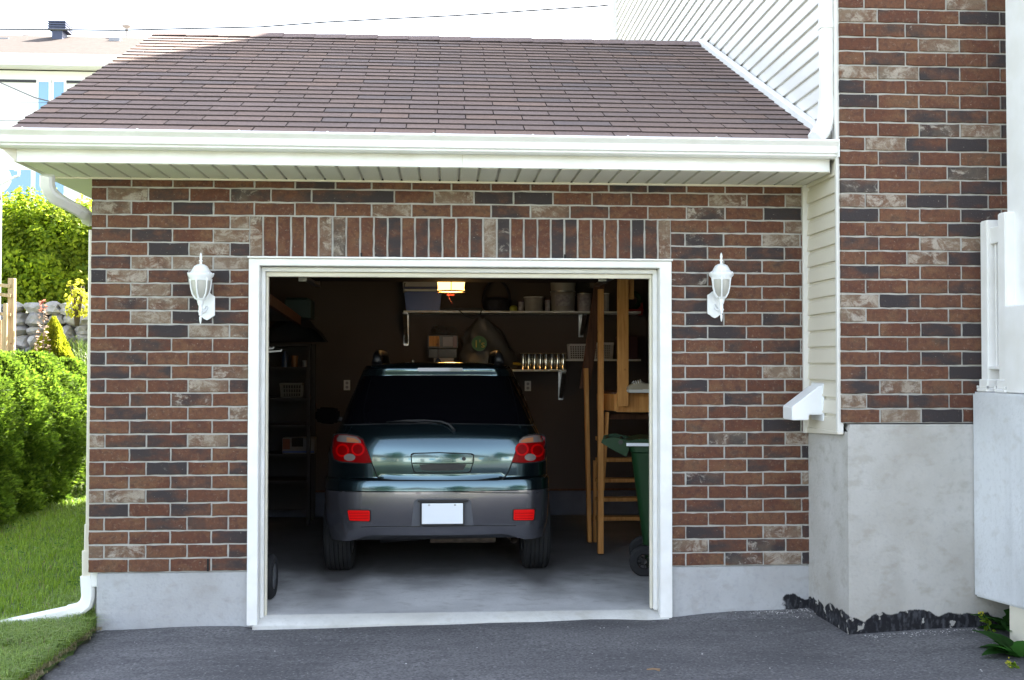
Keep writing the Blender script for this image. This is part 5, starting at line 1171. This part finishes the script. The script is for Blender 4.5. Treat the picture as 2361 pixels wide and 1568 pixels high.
# garden strip behind: sunlit weeds/flowers above hedge
n = 20000; x = rng.uniform(-8.2, -2.3, n); y = rng.uniform(6.5, 10.7, n); z = np.array([hill(a, b) for a, b in zip(x, y)])-.03
blades('garden_weeds', x, y, z, rng.uniform(.12, .42, n)*(.6+.4*np.sin(x*4+y*3)), .009, 1.0, gcol(n, (.07, .13, .02), (.2, .26, .05)), MT['grassblade'], 'tall sunlit garden weeds behind the lawn hedge', cat='weeds')
# rock wall: each stone is a thing? they read as a wall: stones are its parts
def pt(px, py, y): return Vector(at(px, py, 'y', y))
YW = 10.9; t = empty('stone_wall', (-6.2, YW, 1.5), 0, 'dry stone retaining wall of grey boulders below the tall hedge', 'stone wall'); o0 = Vector(t.location)
random.seed(5); zb, ztp = pt(120, 792, YW).z, pt(120, 716, YW).z
k = MB(); k.box(-2.6, 3.0, .25, .6, zb-o0.z-.6, ztp-o0.z-.03); k.build('earth_fill', MT['soil'], t)
row_z = zb-o0.z-.25; ri = 0
while row_z < ztp-o0.z-.05:
    h_ = random.uniform(.13, .22); x = -2.6+random.uniform(0, .2)
    while x < 3.0:
        w_ = random.uniform(.16, .36); bm = bmesh.new(); bmesh.ops.create_icosphere(bm, subdivisions=2, radius=1)
        ph = [random.uniform(0, 6) for _ in range(6)]
        for v in bm.verts:
            c_ = v.co.copy(); m_ = max(abs(c_.x), abs(c_.y), abs(c_.z)); c_ = c_.lerp(c_/m_, .45); f_ = 1+.13*math.sin(c_.x*3+ph[0])+.13*math.sin(c_.z*4+ph[1])+.08*math.sin(c_.y*6+ph[2])+random.uniform(-.07, .07)
            v.co = Vector((c_.x*w_*.54*f_, c_.y*.2*f_, c_.z*h_*.56*f_))
        me = bpy.data.meshes.new('boulder'); bm.to_mesh(me); bm.free(); me.materials.append(MT['stone']); a_ = me.color_attributes.new('tone', 'FLOAT_COLOR', 'POINT'); g_ = random.uniform(.28, .46); a_.data.foreach_set('color', np.tile(np.array([g_, g_*.96, g_*.93, 1], dtype=np.float32), len(me.vertices)))
        o = bpy.data.objects.new('boulder', me); COL.objects.link(o); o.parent = t; o.location = (x+w_/2, random.uniform(-.03, .06), row_z+h_/2); o.rotation_euler = (0, random.uniform(-.25, .25), random.uniform(-.3, .3))
        x += w_*1.0
    row_z += h_*.92
# big mixed hedge behind the wall
def bush(name, x0, y0, z0, rx, ry, h, label, cat, n, sz, lo, hi, seed, grp=None, mt='leaf', tr=True, shape='leaf'):
    rg = np.random.default_rng(seed); t = empty(name, (x0, y0, z0), 0, label, cat, grp)
    a = rg.uniform(0, 2*np.pi, n); el = np.arcsin(rg.uniform(-.55, 1, n)); lump = 1+.13*np.sin(a*4+el*3+seed)+.1*np.sin(a*9+el*7)+.08*np.sin(el*13+seed*2)
    rr = lump*(1-.42*rg.random(n)**1.8); C_ = np.stack([rx*rr*np.cos(el)*np.cos(a), ry*rr*np.cos(el)*np.sin(a), h*.42+h*.58*rr*np.sin(el)], 1)
    nr = np.stack([np.cos(el)*np.cos(a), np.cos(el)*np.sin(a), np.sin(el)+.3], 1)+rg.normal(0, .5, (n, 3)); t_ = rg.random((n, 1)); cc = np.array(lo)*(1-t_)+np.array(hi)*t_; cl = (np.sin(a*5+seed)+np.sin(el*8+a*3)+2)/4; cc *= (.65+.7*cl)[:, None]
    leafcards('foliage', C_, rg.uniform(sz*.6, sz*1.3, n), nr, cc, MT[mt], t, shape)
    k = MB()
    for q in range(4): a_ = q*1.6+seed; k.tube([(0, 0, 0), (rx*.3*math.cos(a_), ry*.3*math.sin(a_), h*.45), (rx*.6*math.cos(a_), ry*.6*math.sin(a_), h*.85)], [.035, .02, .007], 6)
    k.build('stem', MT['bark'], t, smooth=True); return t
G = 'tall hedge shrubs above the stone wall'
for i, (px, yb_, rx, ry, h, n) in enumerate(((15, 12.2, 1.0, .8, 2.2, 9000), (95, 12.0, .95, .8, 2.1, 10000), (165, 12.1, .9, .8, 2.0, 9500), (230, 12.3, .9, .8, 2.15, 6000), (-60, 12.4, 1.0, .8, 2.2, 4000))):
    c = pt(px, 730, yb_-.6)
    bush('hedge_shrub', c.x, yb_, c.z-.1, rx, ry, h, ['tall leafy shrub left of centre in the upper hedge, beside the fence', 'tall leafy shrub in the middle of the upper hedge', 'tall leafy shrub right of the middle behind the drain elbow', 'tall leafy shrub mostly hidden by the garage corner', 'tall leafy shrub cut by the left frame edge'][i], 'shrub', int(n*1.5), .095, (.10, .17, .012), (.42, .50, .03), 40+i, G)
c = pt(178, 700, 10.3); bush('yellow_shrub', c.x, 10.3, c.z-.35, .2, .2, .75, 'small golden leaved shrub in front of the tall hedge', 'shrub', 160, .10, (.35, .36, .03), (.5, .48, .05), 61)
# conical dwarf spruce and red-leaved sapling
YC = 9.2; c = pt(120, 825, YC); zt_ = pt(120, 735, YC).z; t = cedar(c.x+.02, YC, zt_-c.z+.25, .26, 'small golden green cone shaped conifer in front of the stone wall', 77, 5200, None, c.z-.25)
tag(t, None, 'conifer'); t.name = 'cone_conifer'
cr = [o for o in COL.objects if o.parent == t and o.name.startswith('crown')][0]; v = np.empty(len(cr.data.vertices)*3, dtype=np.float32); cr.data.vertices.foreach_get('co', v); v = v.reshape(-1, 3); H_ = zt_-c.z+.25; f_ = np.clip(1.25-v[:, 2]/H_, .12, 1.2); v[:, 0] *= f_; v[:, 1] *= f_; cr.data.vertices.foreach_set('co', v.ravel())
a_ = cr.data.color_attributes['tone']; cc = np.empty(len(a_.data)*4, dtype=np.float32); a_.data.foreach_get('color', cc); cc = cc.reshape(-1, 4); cc[:, :3] *= np.array([2.6, 1.7, 1.0]); a_.data.foreach_set('color', cc.ravel())
c = pt(98, 830, 8.9); zt_ = pt(98, 692, 8.9).z; t = empty('red_sapling', (c.x, 8.9, c.z-.2), 0, 'thin sapling with reddish leaves before the conifer', 'sapling'); H_ = zt_-c.z+.2
trunk(t, [(0, 0, 0), (.01, 0, H_*.5), (0, 0, H_)], [.01, .007, .003], 'stem'); n = 110; zz = rng.uniform(.1, 1, n)*H_; a = rng.uniform(0, 6.28, n); rr = .10*(1.1-zz/H_)+.02
cc = np.where((zz/H_ > .85)[:, None], np.array([[.24, .09, .06]]), np.array([[.32, .24, .18]])); leafcards('foliage', np.stack([rr*np.cos(a), rr*np.sin(a), zz], 1), .07, rng.normal(0, .5, (n, 3))+np.array([0, 0, 1]), cc, MT['leaf'], t)
# fence at far left
t = empty('garden_fence', tuple(pt(20, 825, 8.6)), 0, 'pale wooden garden fence end with post at the left edge', 'fence'); o0 = Vector(t.location)
def fb_(name, pxa, pya, pxb, pyb, y, w_, d_=.05): k = MB(); k.beam(pt(pxa, pya, y)-o0, pt(pxb, pyb, y)-o0, w_, d_, (0, 1, 0)); return k.build(name, MT['fence_wood'], t, bevel=.004)
fb_('post', 28, 642, 26, 860, 8.6, .085, .09); fb_('post', 13, 700, 11, 870, 8.45, .05)
fb_('rail', -60, 652, 25, 660, 8.55, .05, .045); fb_('rail', -60, 672, 25, 682, 8.52, .05, .03); fb_('rail', -60, 718, 25, 726, 8.52, .045, .04)
for px in np.arange(-60, 26, 7.5): fb_('picket', px, 738, px-1, 870, 8.66, .036, .02)
# plant with leaves at the bottom right corner, wild mustard with yellow flowers
def weed(px, py, label, seed, nl, ls, grp=None):
    c = Vector(at(px, py, 'z', -.33)); rg = random.Random(seed); t = empty('leafy_weed', (c.x, c.y, -.325), 0, label, 'weed', grp); k = MB()
    for q in range(nl):
        a_ = rg.uniform(0, 2*math.pi); L_ = ls*rg.uniform(.7, 1.2); el = rg.uniform(.35, 1.1); n_ = 8; w0 = L_*rg.uniform(.15, .22); g_ = rg.uniform(.8, 1.25); k.col = (.035*g_, .11*g_, .02*g_)
        Pn = []; F = []
        for i in range(n_+1):
            u = i/n_; r_ = L_*u*math.cos(el*(1-u*.5)); z_ = L_*(math.sin(el)*u-.55*u*u*math.cos(el)); wv = w0*math.sin(math.pi*min(1, u*.9+.08))**.8*(1+.12*math.sin(i*2.6))
            ca, sa = math.cos(a_), math.sin(a_)
            for s_ in (-1, 0, 1): Pn.append((r_*ca-sa*s_*wv, r_*sa+ca*s_*wv, z_+(abs(s_)*wv*.22)+.01))
        for i in range(n_):
            for s_ in (0, 1): F.append((i*3+s_, i*3+s_+1, (i+1)*3+s_+1, (i+1)*3+s_))
        k.add(Pn, F)
    k.build('leaves', MT['leaf'], t, smooth=True); return t
weed(2352, 1478, 'broad leaved green weed growing at the porch foot', 3, 26, .38)
weed(2352, 1530, 'feathery low green weed at the lower right corner', 4, 34, .24)
def flower(px, py, bx, by, label):
    c = Vector(at(bx, by, 'z', -.33)); tp = Vector(at(px, py, 'y', c.y)); t = empty('wild_mustard', (c.x, c.y, -.33), 0, label, 'wildflower', 'yellow wild mustard flowers by the porch'); d = tp-Vector(t.location)
    k = MB(); k.tube([(0, 0, 0), d*.5+Vector((.012, 0, 0)), d], .0022, 6); k.build('stem', mat('flower_stem', (.08, .16, .04), .6), t)
    n = 26; cp = rng.normal(0, .009, (n, 3))+np.array(d); leafcards('petals', cp, .013, rng.normal(0, 1, (n, 3))+np.array([0, -.5, 1]), np.tile(np.array([[.65, .62, .06]]), (n, 1)), MT['leaf'], t)
    n = 24; s_ = rng.uniform(.1, .8, n)[:, None]; cp = s_*np.array(d)+rng.normal(0, .014, (n, 3)); leafcards('leaves', cp, .035, rng.normal(0, 1, (n, 3)), gcol(n), MT['leaf'], t)
flower(2261, 1413, 2292, 1478, 'wild mustard with yellow flower head against the concrete'); flower(2325, 1528, 2350, 1555, 'wild mustard with low yellow flower near the frame corner')

# ------------------------------------------------------------------ neighbour house, cables, dish
YN = 26.; t = empty('neighbour_house', tuple(pt(120, 500, YN)), 0, 'white two storey house with pale brown roof beyond the hedge', 'house'); o0 = Vector(t.location)
a = pt(-300, 130, YN)-o0; b = pt(335, 135, YN)-o0
k = MB(); k.box(a.x, b.x+.6, 0, 8, -9, a.z-.35); k.build('wall', MT['neigh_wall'], t)
rz0 = (a.z+b.z)/2; rz1 = pt(120, 94, YN+3.5).z-o0.z
k = MB(); k.prism([(-.5, rz0), (3.8, rz1+.25), (8.5, rz0), (8.5, rz0-.1), (-.5, rz0-.1)], a.x, b.x, 'x'); rf3 = k.build('roof', MT['neigh_roof'], t)
k = MB(); k.box(a.x, b.x+.02, -.56, -.44, rz0-.30, rz0-.015); k.build('fascia', MT['white'], t); k = MB(); k.box(a.x, b.x, -.55, 0, rz0-.36, rz0-.31); k.build('soffit', MT['neigh_wall'], t)
k = MB(); k.beam((b.x+.06, -.5, rz0+.0), (b.x+.06, 3.8, rz1+.28), .12, .22); k.build('rake_board', MT['white'], t)
zq = pt(0, 186, YN).z-o0.z; k = MB(); k.box(a.x, b.x+.55, -.05, -.001, zq-.04, zq+.03); k.build('trim_band', MT['cable'], t)
for (xa_, xb_, ya_, yb2) in ((91, 113, 190, 270), (126, 148, 190, 270), (8, 72, 392, 470), (84, 118, 392, 470), (128, 148, 392, 470)):
    p0 = pt(xa_, ya_, YN)-o0; p1 = pt(xb_, yb2, YN)-o0; k = MB(); k.box(p0.x-.07, p1.x+.07, -.06, -.002, p1.z-.07, p0.z+.07); wn = k.build('window', MT['white'], t); k = MB(); k.box(p0.x, p1.x, -.068, -.061, p1.z, p0.z); k.build('pane', MT['window_blue'], wn)
# chimney and roof vents
k = MB(); p0 = pt(127, 96, YN+3.3)-o0; p1 = pt(151, 55, YN+3.3)-o0; hz_ = p1.z-p0.z; wx_ = p1.x-p0.x; cm = mat('dark_blue_metal', (.05, .06, .11), .5)
k.box(p0.x, p1.x, 3.0, 3.5, p0.z-.4, p0.z+hz_*.55); 
for q in range(4): k.box(p0.x-.10, p1.x+.14, 2.9, 3.6, p0.z+hz_*(.50+.13*q), p0.z+hz_*(.50+.13*q)+.05)
k.box(p0.x-.02, p1.x+.02, 2.95, 3.55, p0.z+hz_*.55, p0.z+hz_*1.0); k.build('chimney', cm, rf3)
for px, py in ((292, 60), (62, 84)):
    p0 = pt(px, py, YN+4)-o0; k = MB(); k.lathe([(.05, -.9), (.05, -.1), (.16, -.02), (.16, .02), (.0, .06)], tuple(p0), 14); k.build('roof_vent', mat('pale_vent', (.5, .45, .42), .5), rf3, smooth=True, auto=40)
for px in (12, 268):
    p0 = pt(px, 95, YN+3)-o0; k = MB(); k.box(p0.x-.18, p0.x+.18, 2.8, 3.1, p0.z-.3, p0.z+.06); k.build('roof_vent', mat('grey_vent', (.3, .3, .32), .5), rf3)
# utility cables
def cable(pts, r, label, y0=16):
    P_ = [pt(px, py, yy) for px, py, yy in pts]; k = MB(); s = []
    for i in range(len(P_)-1):
        for q in range(10): s.append(P_[i].lerp(P_[i+1], q/10))
    s.append(P_[-1]); o_ = s[0].copy(); k.tube([p-o_ for p in s], r, 6); return thing1('utility_cable', k, o_, label, 'cable', mats=MT['cable'], smooth=True)
cable([(-80, 69, 14), (100, 68, 14), (270, 70, 14), (430, 66, 13.6), (600, 62, 13.2), (750, 51, 12.9), (900, 43, 12.5), (1050, 36, 12.2), (1200, 26, 11.8), (1380, 14, 11.4), (1440, 8, 11.2)], .016, 'thick twisted overhead cable crossing the white sky')
cable([(-60, 165, 20), (0, 190, 18), (80, 225, 16), (140, 240, 15), (215, 262, 13.5), (300, 300, 12)], .014, 'pale service cable sagging down across the neighbour wall')
cable([(-80, 278, 20), (190, 276, 20), (300, 274, 20)], .008, 'thin upper cable in front of the neighbour windows'); cable([(-80, 238, 21), (250, 236, 21), (300, 236, 21)], .006, 'thin topmost cable in front of the neighbour windows')
# satellite dish
c = pt(-8, 412, 9.5); t = empty('satellite_dish', tuple(c), 0, 'white satellite dish with feed arm at the left edge', 'satellite dish')
k = MB(); k.lathe([(0, .06), (.12, .045), (.22, 0), (.225, -.01)], (0, 0, 0), 28, 'y'); o = k.build('dish', MT['lantern'], t, smooth=True)
e_ = pt(33, 408, 9.3)-c; k = MB(); k.tube([(-.05, .05, -.12), e_*.6+Vector((0, 0, -.05)), e_], .018, 8); k.tube([e_, pt(43, 405, 9.3)-c, pt(44, 393, 9.3)-c, pt(34, 391, 9.3)-c], .022, 8); k.build('feed_arm', MT['lantern'], t, smooth=True)
k = MB(); k.tube([(0, .06, 0), (0, .15, -.3), (0, .15, -3.2)], .025, 8); k.build('mast', MT['metal'], t)

# ------------------------------------------------------------------ street behind the viewpoint (seen in the car paint)
for i, (x0, w_, h_) in enumerate(((-17, 9, 3.1), (-4, 10, 3.3), (9, 9, 3.0), (22, 10, 3.2))):
    t = empty('street_house', (x0, -30, ZG), 0, ['bungalow across the street far left of the driveway', 'bungalow across the street facing the driveway', 'bungalow across the street right of the driveway', 'bungalow across the street far right of the driveway'][i], 'house', 'bungalows across the street')
    k = MB(); k.box(-w_/2, w_/2, -7, 0, 0, h_); k.build('wall', MT['neigh_wall'] if i % 2 else MT['vinyl_cream'], t)
    k = MB(); k.prism([(-w_/2-.5, h_), (w_/2+.5, h_), (0, h_+2.4)], -7.5, .5, 'y'); k.build('roof', MT['neigh_roof'], t)
    for x_ in (-w_*.3, w_*.25): k = MB(); k.box(x_-.7, x_+.7, .002, .06, 1, 2.3); k.build('window', MT['window_blue'], t)
    k = MB(); k.box(-.5, .5, .002, .06, 0, 2.1); k.build('door', MT['brown_wood'], t)
for i, (x0, y0, h) in enumerate(((-10, -27, 7.5), (3.2, -26, 6.5), (5.5, -38, 9), (15.5, -27, 6.5), (-24, -30, 9))):
    rg = np.random.default_rng(90+i); t = empty('street_tree', (x0, y0, ZG), 0, ['round leafy tree between the left bungalows across the street', 'small leafy tree before the middle bungalow across the street', 'tall leafy tree behind the middle bungalows across the street', 'leafy tree between the right bungalows across the street', 'tall leafy tree at the far left across the street'][i], 'tree', 'trees across the street')
    trunk(t, [(0, 0, 0), (.1, 0, h*.4), (0, .1, h*.8)], [.2, .14, .05]); n = 2600; v_ = rg.normal(size=(n, 3)); v_ /= np.linalg.norm(v_, axis=1, keepdims=True); rr = rg.random(n)**.4*(1+.2*np.sin(v_[:, 0]*5+i)+.15*np.sin(v_[:, 2]*7)); C_ = v_*rr[:, None]*np.array([h*.33, h*.33, h*.36])+np.array([0, 0, h*.62])
    leafcards('crown', C_, rg.uniform(.25, .5, n), v_+rg.normal(0, .5, (n, 3)), gcol(n, (.03, .07, .012), (.08, .15, .03)), MT['leaf'], t)
